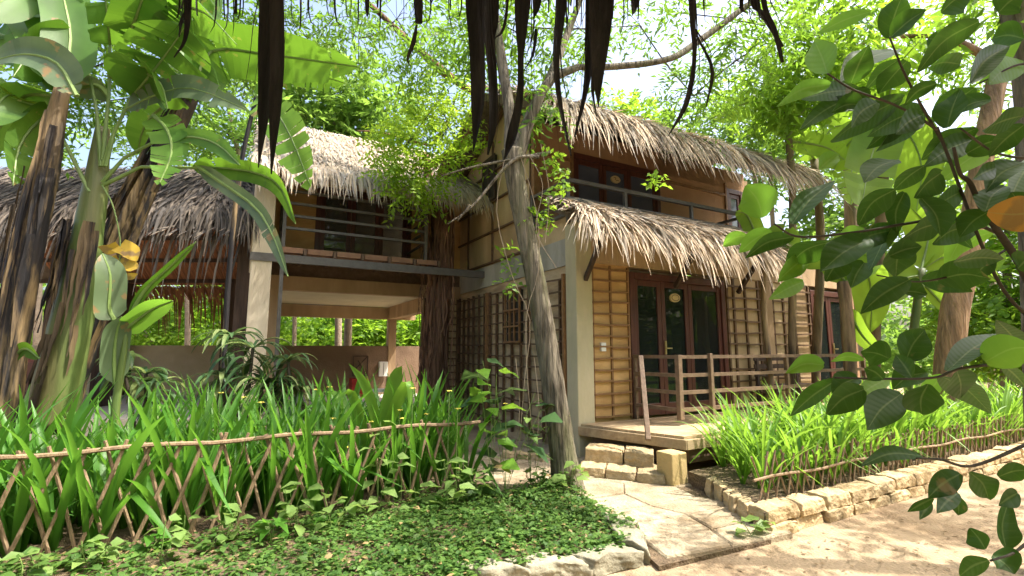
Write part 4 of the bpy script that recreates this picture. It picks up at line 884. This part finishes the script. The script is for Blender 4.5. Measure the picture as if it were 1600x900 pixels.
def simple_tree(name, label, px, Y, w, clusters, bark, leaf, brs=(), group=None, **k):
    b = at(px[0][0], px[0][1], Y); b.z = 0; o = thing(name, label, 'tree', b, 0, group)
    px = [(px[0][0], 549 + EYE / Y * FPX)] + list(px[1:]) if px[0][1] < 549 + EYE / Y * FPX - 5 else px
    trunk(px, Y, w, 'trunk', M[bark], o, b, 10, .1); branches(o, b, brs, bark)
    crown(o, b, clusters, leaf, **k); return o
simple_tree('tan_barked_tree', 'tall tree with tan peeling bark leaning in the sunny right bed', [(1468, 690), (1490, 500), (1515, 380), (1540, 210), (1575, 40), (1590, -60)], 7.9, [30, 37, 34, 30, 26, 22],
    [(1300, 30, 65, 7.5, 34), (1240, 100, 60, 8, 34), (1290, 110, 55, 8, 28), (1360, 40, 60, 8, 30), (1230, 180, 40, 8.5, 18), (1420, 90, 55, 8.5, 26), (1180, 150, 45, 9, 20), (1500, 40, 60, 8.5, 26), (1560, 110, 50, 8.5, 20)], 'tanbark', 'canopyy', [([(1560, 100), (1480, 60), (1380, 60), (1290, 90)], (7.9, 8), [16, 10, 6, 3])], ll=.20, lw=.028, droop=.7)
simple_tree('slender_tree', 'thin dark trunk seen at the top right corner of the picture', [(1640, 700), (1612, 200), (1590, 60), (1575, -60)], 3.6, [44, 40, 36, 34], [(1540, -40, 60, 3.8, 10)], 'bark', 'canopy')
sl_ = [o for o in COL.objects if o.name == 'slender_tree'][0]; so_ = sl_.location.copy()
wcrown(sl_, so_, [((2.7, 1.5, 4.9), .8, 60), ((3.5, 1.3, 5.3), .9, 80), ((4.3, 1.8, 5.8), .9, 60), ((7.3, 4.2, 6.2), .7, 26), ((6.2, 3.0, 6.2), .8, 20), ((8.3, 4.6, 6.4), .8, 30)], 'canopy', nm='shading_crown', sl=.6, ll=.22, lw=.06)  # unseen clusters added above the view to shade the near leaves and road
simple_tree('added_shade_tree', 'added tree shading the pavilion, its leafy crown closing the top left corner behind the banana leaves', [(-160, 690), (-120, 400), (-40, 150), (60, 0)], 8.6, [34, 30, 26, 20], [(200, 60, 60, 8.6, 40), (300, 30, 55, 8.6, 34), (100, 120, 60, 8.6, 34), (360, 90, 50, 8.8, 30), (20, 190, 50, 8.6, 26), (420, 40, 45, 8.8, 24), (150, 160, 45, 8.8, 24), (270, 150, 40, 9, 20)], 'bark', 'canopy', ll=.17, lw=.028, droop=.6)  # tree added to shade the pavilion; its trunk stands out of view
sl2 = [o for o in COL.objects if o.name == 'added_shade_tree'][0]
wcrown(sl2, sl2.location.copy(), [((-6, 8.8, 10.2), .9, 50), ((-4.6, 8.6, 10), .9, 50), ((-3.2, 8.8, 10.2), .8, 36), ((-7.4, 9, 10.4), .9, 40), ((-5, 10, 11.5), 1, 40)], 'canopy', nm='shading_crown', sl=.6, ll=.2, lw=.05)  # unseen top added to cast shade on the pavilion thatch
# trees standing behind the buildings
bt = [(540, 12.5, 'pale green feathery tree rising behind the balcony wing roof', [(540, 140, 62, 15, 60), (480, 190, 55, 15, 50), (600, 175, 50, 15, 40), (560, 200, 50, 15, 45), (500, 130, 45, 15, 34), (440, 150, 35, 15, 20)], 'canopyd'),
      (400, 18, 'dim green tree behind the ridge of the far left pavilion', [(330, 190, 70, 18, 60), (400, 230, 60, 18, 50), (260, 210, 70, 18, 60), (420, 110, 55, 18, 30), (330, 90, 60, 18, 36)], 'canopyd'),
      (1010, 18, 'small yellow-green tree top just above the straw ridge', [(990, 185, 28, 18, 30), (1030, 205, 24, 18, 22), (945, 165, 22, 18, 14)], 'canopyy'),
      (1180, 17, 'light green tree beyond the right end of the straw roof', [(1150, 210, 48, 17, 44), (1200, 260, 50, 17, 50), (1110, 195, 34, 17, 26), (1250, 240, 40, 17, 30)], 'canopyd'),
      (1340, 16, 'bright tree glimpsed between the banana stems on the right', [(1330, 300, 60, 16, 60), (1400, 340, 60, 16, 60), (1290, 360, 50, 16, 46), (1450, 260, 50, 16, 40)], 'canopyd'),
      (1570, 14, 'bright leafy tree at the right edge, behind the tan trunk', [(1570, 430, 70, 14, 90), (1530, 500, 60, 14, 70), (1600, 520, 70, 14, 80), (1560, 340, 60, 14, 50), (1600, 300, 60, 14, 40)], 'canopyy'),
      (470, 20, 'sunlit bush seen through the open room of the wing', [(470, 510, 34, 18, 60), (560, 500, 38, 18, 70), (620, 515, 34, 18, 60), (510, 540, 40, 17, 60), (660, 520, 30, 18, 40)], 'canopyy'),
      (250, 21, 'sunlit bush seen under the pavilion roof', [(230, 500, 50, 19, 70), (310, 510, 50, 19, 70), (340, 470, 40, 19, 50), (140, 500, 40, 19, 40), (60, 510, 40, 19, 40)], 'canopyy')]
for x, Y, lb, cl, lf in bt:
    Y = cl[0][3]; tp = min(c[1] for c in cl); mid = sum(c[0] for c in cl) / len(cl)
    simple_tree('background_tree', lb, [(x, 640), (x + 4, 400 if tp < 400 else 560), (mid, tp + 40)], Y, [14, 10, 5], cl, 'palebark', lf, sl=.8, ll=.26, lw=.06, group=None)
# the wood behind everything: one mass
n = 9000; X = rng.uniform(-34, 36, n); Yv = 21 + rng.uniform(0, 7, n) + .004 * X ** 2; top = 4.2 + 1.6 * np.sin(X * .7) + 1.1 * np.sin(X * 1.9 + 2) + 1.3 * np.sin(X * .23)
Z = rng.uniform(0, 1, n) ** .8 * top; A_ = sprays(np.stack([X, Yv, Z], 1), rng.normal(size=(n, 3)), 5, np.full(n, .8), .42, .10)
n = 5000; X = rng.uniform(-24, 24, n); B_ = sprays(np.stack([X, -7 - rng.uniform(0, 5, n), rng.uniform(0, 1, n) * (8 + 2 * np.sin(X * .8))], 1), rng.normal(size=(n, 3)), 5, np.full(n, .9), .5, .14)
n = 4500; C_ = sprays(np.stack([15 + rng.uniform(0, 5, n), rng.uniform(-14, 12, n), rng.uniform(0, 1, n) * 7], 1), rng.normal(size=(n, 3)), 5, np.full(n, .9), .5, .14)
V, F = join([A_, B_, C_])
o = mesh_np('far_woods', V, F, M['canopyd']); tag(o, 'hazy bright wood closing the view behind the buildings', 'woods', kind='stuff')
for i, (x, w) in enumerate(((455, 7), (528, 12), (290, 9), (1340, 9), (1550, 9), (60, 12), (1210, 9))):
    b = at(x, 600, 15.5 + i * .3); b.z = 0; o = thing('thin_tree', ['bare thin trunk at the left of the open room view', 'pale straight trunk framed by the open room', 'thin trunk in the gap under the pavilion eave', 'thin dark trunk among the banana plants', 'thin trunk at the sunny right edge', 'orange-brown trunk behind the maroon cabinet', 'thin trunk past the end of the straw roof'][i], 'tree', b)
    trunk([(x, 660), (x + rnd(-5, 5), 450), (x + rnd(-14, 14), 200)], b.y, [w, w * .9, w * .6], 'trunk', M['palebark'], o, b, 8)
    crown(o, b, [(x + rnd(-30, 30), 210, 40, b.y, 16)], 'canopyd', sl=.7, ll=.24, lw=.05)

# ---------------------------------------------------------------- banana plants
bprof = lambda t: max(.03, min(1, (t / .16) ** .7) * (1 if t < .6 else max(0, 1 - ((t - .6) / .4) ** 2.4) ** .8))
def bleaf(par, off, px, Y0, Y1, w, roll=0., mt='banana', slits=0, pet=None, fold=.25, wav=.03):
    m = MB(); sblade(m, px, Y0, Y1, w, roll, m=22 if slits else 16, prof=bprof, slits=slits, fold=fold, wav=wav)
    o = m.build('leaf', M[mt], par, off=off, smooth=True)
    m = MB(); n = len(px); S = sm([at(x, y, Y0 + (Y1 - Y0) * i / (n - 1)) for i, (x, y) in enumerate(px)], 10)
    if pet: S = sm([at(x, y, Y0) for x, y in pet], 8)[:-1] + S
    k = len(S); m.tube(S, [(.020 * (1 - i / k) + .004) for i in range(k)], 6); m.build('midrib', M['petiole'], o, off=off)
bA = at(75, 660, 5.3); bA.z = .03
ba = thing('banana_plant', 'large green banana plant with broad backlit leaves at the upper left', 'banana plant', bA)
trunk([(75, 665), (100, 560), (128, 420), (148, 300), (160, 200)], 5.3, [64, 58, 46, 34, 20], 'stem', M['bananastem'], ba, bA, 14, .06, 40)
def sheaths(par, off, px, Y, w, n, lw=(4, 11)):
    m = MB()
    for k in range(n):
        t = random.random() * .8; S = sm([at(x, y, Y) for x, y in px], 24); i = int(t * 20); l = random.choice((6, 8, 11, 14)); seg = S[i:i + l][::-1]
        if len(seg) < 3: continue
        a = rnd(-1.25, 1.25); rr = np.interp(t, (0, 1), w) / 2 / FPX * Y * 1.04; tg = (S[-1] - S[0]).normalized(); si = Vector((tg.z, 0, -tg.x)).normalized()
        of = si * math.sin(a) * rr + Vector((0, -1, 0)) * math.cos(a) * rr; e = rnd(0, .09); P = [p + of * (1.0 + (j / len(seg)) ** 2 * e * 6) + Vector((rnd(-.01, .01), 0, 0)) for j, p in enumerate(seg)]
        m.blade(P, rnd(*lw) / 2 / FPX * Y, si * math.cos(a) + Vector((0, 1, 0)) * math.sin(a) * .9, fold=.5, prof=lambda t: max(.08, .5 + .6 * math.sin(math.pi * min(1, t + .2))) if t < .9 else .15, cols=(-1, -.3, .4, 1), wav=.25)
    return m.build('dry_sheath', M['bananabark'], par, off=off, smooth=True)
sheaths(ba, bA, [(75, 665), (100, 560), (124, 440), (140, 350)], 5.3, (66, 44), 26)
L_ = [([(207, 150), (240, 110), (270, 70), (290, 40)], 125, .2, 'banana', .10, [(160, 260), (180, 200)]), ([(138, 108), (110, 60), (90, 20), (65, -30)], 95, -.1, 'banana', .08, [(158, 260), (150, 160)]), ([(172, 70), (168, 30), (160, -40)], 62, .2, 'banana', .15, [(160, 250), (172, 130)]),
      ([(120, 150), (90, 100), (40, 85), (-15, 96)], 58, .35, 'bananag', .06, None), ([(110, 140), (150, 135), (172, 158)], 36, .3, 'bananag', 0, None), ([(195, 172), (240, 150), (300, 138), (388, 172)], 38, -.6, 'bananag', 0, [(165, 260), (180, 200)]),
      ([(248, 218), (300, 214), (340, 226), (375, 258)], 30, -.3, 'banana', 0, [(160, 285), (200, 240)]), ([(15, 60), (-5, 50), (-40, 20)], 60, .2, 'banana', 0, None), ([(250, 60), (290, 30), (330, -20)], 60, -.3, 'banana', .25, None),
      ([(300, 262), (340, 262), (400, 270), (438, 292), (462, 350)], 34, .4, 'banana', 0, [(160, 290), (230, 256)]), ([(306, 258), (345, 285), (400, 325), (428, 372), (450, 432)], 26, .4, 'bananag', 0, None),
      ([(40, 160), (10, 150), (-30, 200)], 70, .3, 'banana', 0, [(140, 300), (90, 200)]), ([(200, 60), (215, 20), (235, -40)], 80, .1, 'banana', .2, None)]
L_ += [([(60, 0), (20, -10), (-30, 30)], 80, .3, 'banana', 0, None), ([(100, 170), (60, 190), (30, 230), (20, 290)], 50, -.4, 'banana', .15, None), ([(230, 30), (270, 10), (320, 20), (370, 70)], 70, .5, 'banana', .15, None), ([(170, 120), (215, 110), (250, 130), (262, 170)], 54, .7, 'banana', 0, None), ([(240, 180), (262, 205), (268, 240), (250, 285)], 56, .3, 'nonilit', .4, None), ([(120, 60), (60, 70), (20, 120)], 70, -.6, 'banana', .1, None)]
for px, w, ro, mt, sl, pe in L_: bleaf(ba, bA, px, 5.2 if w != 58 else 4.55, (4.9 + rnd(-.4, .5)) if w != 58 else 4.5, w * .93, ro, mt, sl or (.12 if rnd(0, 1) < .5 else 0), pe, fold=rnd(.2, .5), wav=rnd(.03, .08))
m = MB()
for px_, w_ in (([(186, 384), (170, 390), (153, 386)], 15), ([(186, 406), (168, 412), (150, 408)], 17), ([(186, 428), (168, 432), (151, 431)], 13), ([(186, 384), (203, 392), (214, 408)], 26), ([(186, 410), (205, 416), (216, 420)], 18), ([(186, 430), (204, 432), (215, 428)], 11)):
    sblade(m, px_, 5.0, 4.95 + rnd(-.05, .05), w_, rnd(-.3, .3), prof=lambda t: (1 if t < .55 else max(.06, 1 - ((t - .55) / .45) ** 2)), m=8, fold=.15, wav=.1)
o = m.build('dead_leaf', M['yellowleaf'], ba, off=bA, smooth=True)
m = MB(); m.tube(sm([at(160, 290, 5.1), at(176, 320, 5.0), at(188, 378, 5.0), at(184, 438, 5.0)], 12), .007, 5); m.build('dead_stalk', M['petiole'], ba, off=bA)
bB = at(0, 690, 4.9); bB.z = .03; bb = thing('banana_plant', 'dry dark banana trunk leaning across the left edge of the picture', 'banana plant', bB)
trunk([(-10, 690), (18, 520), (45, 380), (72, 260), (98, 140)], 4.9, [50, 47, 42, 36, 20], 'stem', M['bananabark'], bb, bB, 14, .08, 40)
for px, w in (([(98, 140), (70, 100), (20, 80), (-30, 90)], 55), ([(98, 140), (110, 60), (100, 0), (90, -50)], 70), ([(98, 140), (60, 60), (20, 10)], 60), ([(95, 150), (40, 150), (5, 190), (-20, 240)], 60)): bleaf(bb, bB, px, 4.9, 5.3, w, rnd(-.5, .5))
sheaths(bb, bB, [(-10, 690), (18, 520), (45, 380), (72, 260), (98, 140)], 4.9, (50, 38), 12)
bC = at(75, 655, 5.6); bC.z = .03; bc = thing('banana_plant', 'brown banded banana trunk leaning right in front of the shaggy pavilion thatch', 'banana plant', bC)
trunk([(70, 670), (110, 560), (160, 440), (205, 340), (250, 250), (300, 150)], 5.7, [64, 58, 46, 38, 31, 22], 'stem', M['bananabark'], bc, bC, 14, .10, 44)
sheaths(bc, bC, [(70, 670), (110, 560), (160, 440), (205, 340), (250, 250), (300, 150)], 5.7, (60, 26), 22)
for px, w, sl in (([(300, 150), (330, 80), (420, 85), (560, 104)], 88, .12), ([(300, 150), (290, 80), (310, 20), (340, -30)], 60, .2), ([(300, 150), (250, 170), (225, 200), (215, 240)], 46, .2)): bleaf(bc, bC, px, 5.6, 6.0, w, .15, 'banana', sl)
bD = at(428, 540, 7.2); bD.z = .03; bd = thing('banana_plant', 'torn yellow-green banana frond hanging before the pale straw roof', 'banana plant', bD)
trunk([(345, 680), (352, 520), (362, 380), (378, 250), (400, 152)], 7.0, [9, 8, 8, 7, 6], 'stem', M['bananabark'], bd, bD, 8)
bleaf(bd, bD, [(402, 150), (425, 165), (455, 215), (485, 290)], 6.8, 6.4, 62, .2, 'gumlit', .95); bleaf(bd, bD, [(402, 160), (430, 120), (470, 110), (540, 130)], 7, 7.2, 50, .2, 'banana', .6)
bE = at(185, 650, 4.9); bE.z = .05; be = thing('banana_plant', 'young banana shoot with one upright pale green leaf behind the left fence', 'banana plant', bE)
trunk([(178, 720), (180, 640), (192, 560), (200, 500)], 4.9, [14, 12, 9, 6], 'stem', M['bananastem'], be, bE, 8)
for px, w, ro, mt in (([(192, 518), (215, 500), (240, 482), (270, 470)], 34, .2, 'nonilit'), ([(178, 500), (170, 480), (172, 430), (160, 396)], 40, .3, 'bananag'), ([(180, 600), (178, 560), (182, 520), (190, 495)], 36, .2, 'bananag'), ([(200, 500), (225, 455), (262, 420), (306, 378)], 14, .2, 'banana'), ([(20, 560), (40, 545), (62, 560)], 22, .1, 'banana')):
    bleaf(be, bE, px, 4.9, 4.8, w, ro, mt)
# the group behind the right end of the house
M['drystem'] = pm('shaggy_dry_stem', (.075, .05, .032), (.27, .185, .10), 8, .85, .9, stretch=(1, 1, .12), c3=(.13, .12, .05), fine=18, bd=.03, win=(.38, .62))
def banana(px0, Y, top, w, leaves, label, mt='drystem', rollr=.4):
    b = at(px0[0][0], 600, Y); b.z = 0; o = thing('banana_plant', label, 'banana plant', b)
    px0 = [(px0[0][0], 549 + EYE / Y * FPX)] + px0; trunk(px0, Y, [w * .72] * len(px0), 'stem', M[mt], o, b, 10, .12)
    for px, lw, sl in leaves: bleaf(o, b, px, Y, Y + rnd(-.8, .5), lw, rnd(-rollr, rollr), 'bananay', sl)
banana([(1368, 500), (1378, 320), (1382, 180)], 8.8, 0, 22, [([(1382, 190), (1360, 250), (1345, 330)], 70, .15), ([(1382, 180), (1420, 210), (1440, 260), (1432, 330)], 72, 0), ([(1384, 180), (1400, 110), (1440, 60)], 60, .3), ([(1380, 180), (1340, 110), (1300, 90)], 50, .3), ([(1378, 200), (1330, 220), (1300, 270)], 56, .2)], 'banana plant with shaggy brown stem and bright leaves, centre of the right group')
banana([(1238, 420), (1238, 300), (1232, 215)], 8.6, 0, 15, [([(1232, 215), (1210, 170), (1170, 160), (1110, 185)], 46, .8), ([(1232, 215), (1260, 170), (1300, 190)], 40, .5), ([(1234, 215), (1222, 160), (1200, 100)], 40, .4), ([(1236, 220), (1290, 230), (1320, 250)], 36, .2)], 'slim banana plant with torn leaves just past the straw roof end')
banana([(1275, 560), (1282, 380), (1272, 250)], 9.6, 0, 18, [([(1272, 250), (1250, 200), (1215, 190)], 40, .6), ([(1272, 250), (1300, 200), (1340, 200)], 44, .4)], 'dark slim banana stem left of the shaggy one')
banana([(1330, 590), (1322, 480), (1318, 440)], 8.0, 0, 26, [([(1320, 440), (1350, 420), (1362, 460), (1360, 520)], 50, 0), ([(1320, 440), (1290, 400), (1250, 410)], 44, 0), ([(1322, 440), (1330, 390), (1380, 380)], 60, 0), ([(1325, 480), (1345, 520), (1372, 550)], 24, 0)], 'short banana plant with low bright leaves in front of the farther door')
banana([(1205, 600), (1195, 500), (1192, 400)], 8.0, 0, 11, [([(1192, 400), (1170, 340), (1150, 330)], 30, .1), ([(1192, 400), (1220, 370), (1240, 400)], 40, .2)], 'thin dark stem growing against the wall between the doors')
banana([(1420, 590), (1430, 500), (1440, 420)], 8.6, 0, 16, [([(1440, 420), (1480, 400), (1520, 410), (1560, 440)], 30, 0), ([(1440, 430), (1400, 440), (1380, 470)], 50, 0), ([(1440, 420), (1450, 360), (1420, 320)], 56, 0), ([(1440, 440), (1480, 480), (1510, 478)], 22, 0)], 'banana plant with pale grey-green leaves beside the tan trunk', 'bananastem')
banana([(1330, 300), (1320, 250), (1310, 200)], 11, 0, 26, [([(1310, 200), (1280, 150), (1240, 140)], 50, .5), ([(1310, 200), (1340, 140), (1390, 140)], 50, .5), ([(1310, 205), (1330, 260), (1330, 320)], 40, .4)], 'straw-coloured dry banana trunk far behind the right group')

# ---------------------------------------------------------------- the near branch with big glossy leaves (right foreground)
nb = at(1690, 620, 1.6); nb.z = 0; nn_ = thing('large_leaved_shrub', 'near shrub whose branches of big dark glossy leaves hang into the right of the picture', 'shrub', nb)
TW = [([(1640, 520), (1600, 425), (1560, 362), (1534, 324), (1515, 285), (1500, 271), (1490, 230)], 14, 5), ([(1557, 364), (1520, 348), (1478, 341), (1413, 350), (1342, 362), (1250, 370), (1210, 350)], 6, 3), ([(1640, 520), (1560, 440), (1473, 222), (1460, 200), (1400, 165), (1333, 140), (1293, 115)], 6, 3), ([(1473, 222), (1440, 165), (1412, 112), (1390, 58)], 5, 3), ([(1640, 560), (1600, 564), (1500, 576), (1460, 590), (1380, 592), (1304, 590)], 6, 3), ([(1640, 680), (1600, 696), (1520, 728), (1470, 718), (1432, 716)], 6, 3), ([(1640, 820), (1600, 852), (1580, 866), (1548, 876)], 5, 3), ([(1580, 385), (1520, 420), (1440, 440), (1370, 430)], 4, 2), ([(1640, 250), (1560, 240), (1500, 200)], 5, 3), ([(1640, 130), (1600, 100), (1530, 130)], 5, 3)]
for px, w0, w1 in TW:
    k = len(px); trunk(px, 1.55, list(np.linspace(w0, w1, k)), 'branch', M['twig'], nn_, nb, 6, .08, Y1=1.4)
LV = """1293 115 1272 63 45 b;1330 130 1357 70 38;1360 18 1277 53 24 b;1390 60 1410 -8 46;1393 57 1447 15 32;1530 33 1434 113 36;1515 130 1577 72 34;1600 100 1545 132 42 b;1417 95 1372 148 37;1297 132 1213 167 26 b;1333 150 1250 203 28;1411 153 1298 222 36;1333 140 1350 165 28;1523 137 1455 190 40;1548 155 1490 180 27;1463 130 1413 165 22;1527 200 1440 250 36;1445 258 1397 297 27;1600 180 1535 205 30;1600 195 1545 245 32;1600 255 1540 300 36;1555 262 1520 280 26;1192 340 1165 290 56 b;1238 350 1305 282 30;1168 368 1130 385 22 b;1205 360 1155 395 28 b;1240 370 1165 403 25;1300 377 1227 422 38;1360 373 1283 425 46;1400 358 1318 395 32;1398 296 1341 352 37;1413 300 1402 365 29;1412 375 1400 432 38;1255 440 1202 468 25 b;1420 437 1345 490 36;1410 455 1449 460 30;1440 437 1520 455 34;1465 437 1548 435 46;1490 410 1568 405 28;1287 570 1228 583 27 b;1350 562 1298 565 13 b;1415 565 1445 515 42;1390 560 1345 550 40;1480 580 1592 523 27;1540 565 1630 545 52 b;1475 347 1405 378 32;1525 355 1457 382 34;1310 592 1235 650 24;1350 608 1292 648 38;1347 605 1330 642 16;1408 615 1355 672 48;1447 582 1395 608 34;1450 600 1440 647 46;1495 580 1500 622 34;1440 712 1345 728 24;1500 740 1450 778 36;1515 738 1545 780 40;1497 770 1465 802 26;1458 778 1418 800 14;1455 785 1437 812 15;1492 770 1498 805 24;1560 745 1612 735 30;1572 858 1575 785 30;1540 858 1515 825 32;1550 868 1585 897 42;1545 875 1500 900 27;1590 770 1560 790 26;1280 265 1310 240 26 b;1320 400 1290 440 36;1350 410 1330 450 34;1390 400 1440 385 30;1500 300 1455 330 34;1440 310 1470 370 34;1545 330 1500 370 36;1510 240 1570 215 34;1470 270 1430 310 34;1400 250 1350 285 32;1590 420 1610 400 40;1260 400 1215 440 30 b;1480 200 1500 140 38;1440 180 1400 210 36;1340 590 1300 615 30;1380 592 1350 575 26;1425 590 1400 555 26;1540 330 1570 290 36;1600 330 1580 300 40;1350 165 1300 175 30;1370 160 1330 200 32;1600 60 1550 60 40;1470 20 1520 -10 44;1560 20 1600 -10 50;1450 60 1490 70 32;1500 100 1450 105 32"""
nprof = lambda t: max(.015, math.sin(math.pi * min(1, .03 + t * .96) ** .88) ** .8 * (1 - .42 * max(0, t - .55)))
for q in LV.split(';'):
    q = q.split(); x0, y0, x1, y1, w = map(float, q[:5]); b = len(q) > 5; Y = 1.5 + rnd(-.22, .12) if not b else 1.45 + rnd(-.1, .25)
    if y0 > 700: Y -= .1; w *= .86
    k = rnd(-.18, .22); m = MB(); sag = rnd(.02, .13); dx, dy = x1 - x0, y1 - y0; l = math.hypot(dx, dy)
    cx, cy = (x0 + x1) / 2 + dy / l * l * sag * (1 if dx > 0 else -1), (y0 + y1) / 2 - abs(dx) / l * l * sag
    sblade(m, [(x0, y0), (cx, cy), (x1, y1)], Y, Y + k * l / 100, w * 1.05, rnd(-.75, .75) if not b else rnd(-.3, .3), m=12, fold=rnd(.05, .6), wav=rnd(.03, .14), prof=nprof)
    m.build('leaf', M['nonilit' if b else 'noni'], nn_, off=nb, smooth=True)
m = MB(); sblade(m, [(1640, 325), (1590, 335), (1543, 332)], 1.25, 1.3, 58, .2, fold=.1, wav=.05); m.build('dry_leaf', M['dryleaf'], nn_, off=nb, smooth=True)['label'] = 'dry orange leaf'

# ---- shelter
# ---------------------------------------------------------------- the shelter over the photographer: thatch edge hanging into the top of the picture
sh = thing('thatched_shelter', 'dark palm thatch strips hanging from the shelter edge across the top of the picture', 'shelter', (0, -.8, 0)); so = (0, -.8, 0)
m = MB(); m.add([(-3.6, 1.22, 2.72), (3.2, 1.22, 2.72), (3.2, -3, 3.9), (-3.6, -3, 3.9), (-3.6, 1.22, 2.84), (3.2, 1.22, 2.84), (3.2, -3, 4.02), (-3.6, -3, 4.02)], [(0,3,2,1),(4,5,6,7),(0,1,5,4),(1,2,6,5),(2,3,7,6),(3,0,4,7)])
m.build('roof', M['thatchbase'], sh, off=so)
m = MB(); m.tube([(-3.7, 1.2, 2.70), (3.3, 1.2, 2.70)], .03, 8); m.build('eave_pole', M['cane'], sh, off=so)
for x in (-3.4, 3.1):
    for y in (1.15, -2.8):
        m = MB(); m.tube([(x, y, 0), (x, y, 2.7 if y > 0 else 3.8)], .06, 10); m.build('post', M['postwood'], sh, off=so)
ST = [([(424, -122), (425, 0), (421, 80), (415, 170), (404, 262)], [34, 38, 34, 22, 2]), ([(432, -122), (433, 0), (434, 90), (430, 180), (424, 272)], [20, 22, 22, 18, 2]), ([(372, -122), (369, 22)], [8, 5]), ([(576, -122), (574, 0), (574, 26)], [8, 8, 3]), ([(290, -122), (294, 0), (290, 60), (272, 90)], [16, 12, 6, 2]), ([(293, 10), (283, 40), (280, 58)], [5, 4, 2]),
      ([(653, -122), (654, 0), (655, 38)], [16, 15, 12]), ([(651, 38), (646, 65), (637, 92), (642, 105)], [3, 7, 4, 1]), ([(743, -122), (743, 0), (747, 80), (748, 160), (740, 236)], [34, 32, 26, 24, 2]), ([(762, -122), (763, 40), (769, 120), (770, 190), (762, 242)], [20, 18, 15, 14, 3]), ([(776, -122), (776, 20), (771, 66)], [8, 9, 2]), ([(800, -122), (790, 30), (772, 62)], [4, 5, 2]),
      ([(826, -122), (818, 0), (814, 90), (813, 150), (800, 215), (788, 250)], [34, 30, 9, 12, 18, 2]), ([(842, -122), (840, 0), (834, 30)], [24, 16, 2]), ([(838, 45), (833, 85), (818, 112)], [5, 5, 1]), ([(880, -122), (874, 20), (868, 90), (874, 160), (892, 244)], [24, 18, 11, 9, 3]), ([(939, -122), (938, 0), (936, 60), (933, 120), (935, 168)], [52, 42, 34, 20, 1]), ([(925, -122), (922, 40), (921, 100), (914, 150), (898, 214)], [16, 14, 14, 8, 3]),
      ([(930, 100), (926, 140), (932, 182)], [8, 5, 1]), ([(985, -122), (990, 0), (988, 25)], [20, 14, 1]), ([(1000, -122), (997, 30)], [10, 2]), ([(1076, -122), (1080, 20), (1084, 90), (1072, 160), (1043, 214)], [18, 13, 8, 10, 1]), ([(1082, 30), (1090, 60), (1112, 110), (1103, 168)], [3, 5, 8, 2]), ([(1170, -122), (1176, 0), (1190, 25), (1222, 74)], [16, 22, 16, 8]), ([(1185, -122), (1192, 0), (1210, 50), (1222, 98)], [12, 10, 10, 6]), ([(1160, -30), (1158, 10), (1166, 20)], [10, 7, 2]),
      ([(596, -122), (590, 12)], [10, 3]), ([(900, -122), (902, 24)], [10, 2]), ([(700, -122), (704, 16)], [10, 2]), ([(860, -122), (857, 20)], [8, 2]), ([(1098, -122), (1100, 14)], [12, 2]), ([(960, -122), (957, 30)], [14, 2])]
for i, (px, ws) in enumerate(ST):
    Y = 1.2 + rnd(-.06, .05); n = len(px); P = sm([at(x, y, Y + rnd(-.012, .012)) for x, y in px], 14); m = MB(); k = Y / FPX
    wv = lambda t, ws=ws, n=n: float(np.interp(t * (n - 1), range(n), ws))
    a = rnd(-.5, .5); m.blade(P, k / 2 / math.cos(a), (math.cos(a), math.sin(a), 0), fold=.35, prof=wv, cols=(-1, -.4, .2, 1))
    m.build('palm_strip', M['fringe'], sh, off=so)

m = MB()
for px, ws in ST:
    for q in range(4):
        n = len(px); dx = rnd(-.5, .5) * max(ws); ln = rnd(.5, 1.12); Y = 1.2 + rnd(-.04, .04)
        P = sm([at(x + dx * (1 + i * .25) + rnd(-4, 4), -118 + (y + 118) * ln, Y) for i, (x, y) in enumerate(px)], 12); a = rnd(-.8, .8)
        m.blade(P, rnd(1.2, 3.2) / FPX * Y / 2, (math.cos(a), math.sin(a), 0), fold=.2, prof=lambda t: 1.1 - t, cols=(-1, 1))
for q in range(70):
    x = rnd(270, 1240); h = rnd(-10, 60); Y = 1.2 + rnd(-.05, .05); a = rnd(-.6, .6)
    P = sm([at(x, -118, Y), at(x + rnd(-5, 5), h * .4, Y), at(x + rnd(-14, 14), h, Y)], 7); m.blade(P, rnd(1.5, 6) / FPX * Y / 2, (math.cos(a), math.sin(a), 0), fold=.3, prof=lambda t: 1.05 - t, cols=(-1, 0, 1))
o = m.build('fine_fibres', M['fringe'], sh, off=so); o['kind'] = 'stuff'
# extra near leaves along the twigs
for q in range(42):
    px, w0, w1 = random.choice(TW); i = random.randrange(len(px) - 1); f = random.random(); x0 = px[i][0] + (px[i+1][0] - px[i][0]) * f; y0 = px[i][1] + (px[i+1][1] - px[i][1]) * f
    if x0 > 1620 or y0 > 690: continue
    a = rnd(.3, 1.1) if random.random() < .7 else rnd(-1.2, .2); l = rnd(55, 100); sg = -1 if random.random() < .75 else 1; Y = 1.58 + rnd(-.1, .2)
    m = MB(); x1, y1 = x0 + sg * l * math.cos(a), y0 + l * math.sin(a); sblade(m, [(x0, y0), ((x0 + x1) / 2, (y0 + y1) / 2 - l * rnd(.02, .12)), (x1, y1)], Y, Y + rnd(-.2, .2), l * rnd(.32, .46), rnd(-.9, .9), m=12, fold=rnd(.1, .4), wav=.06, prof=nprof)
    m.build('leaf', M[random.choice(('noni', 'noni', 'noni', 'nonilit'))], nn_, off=nb, smooth=True)
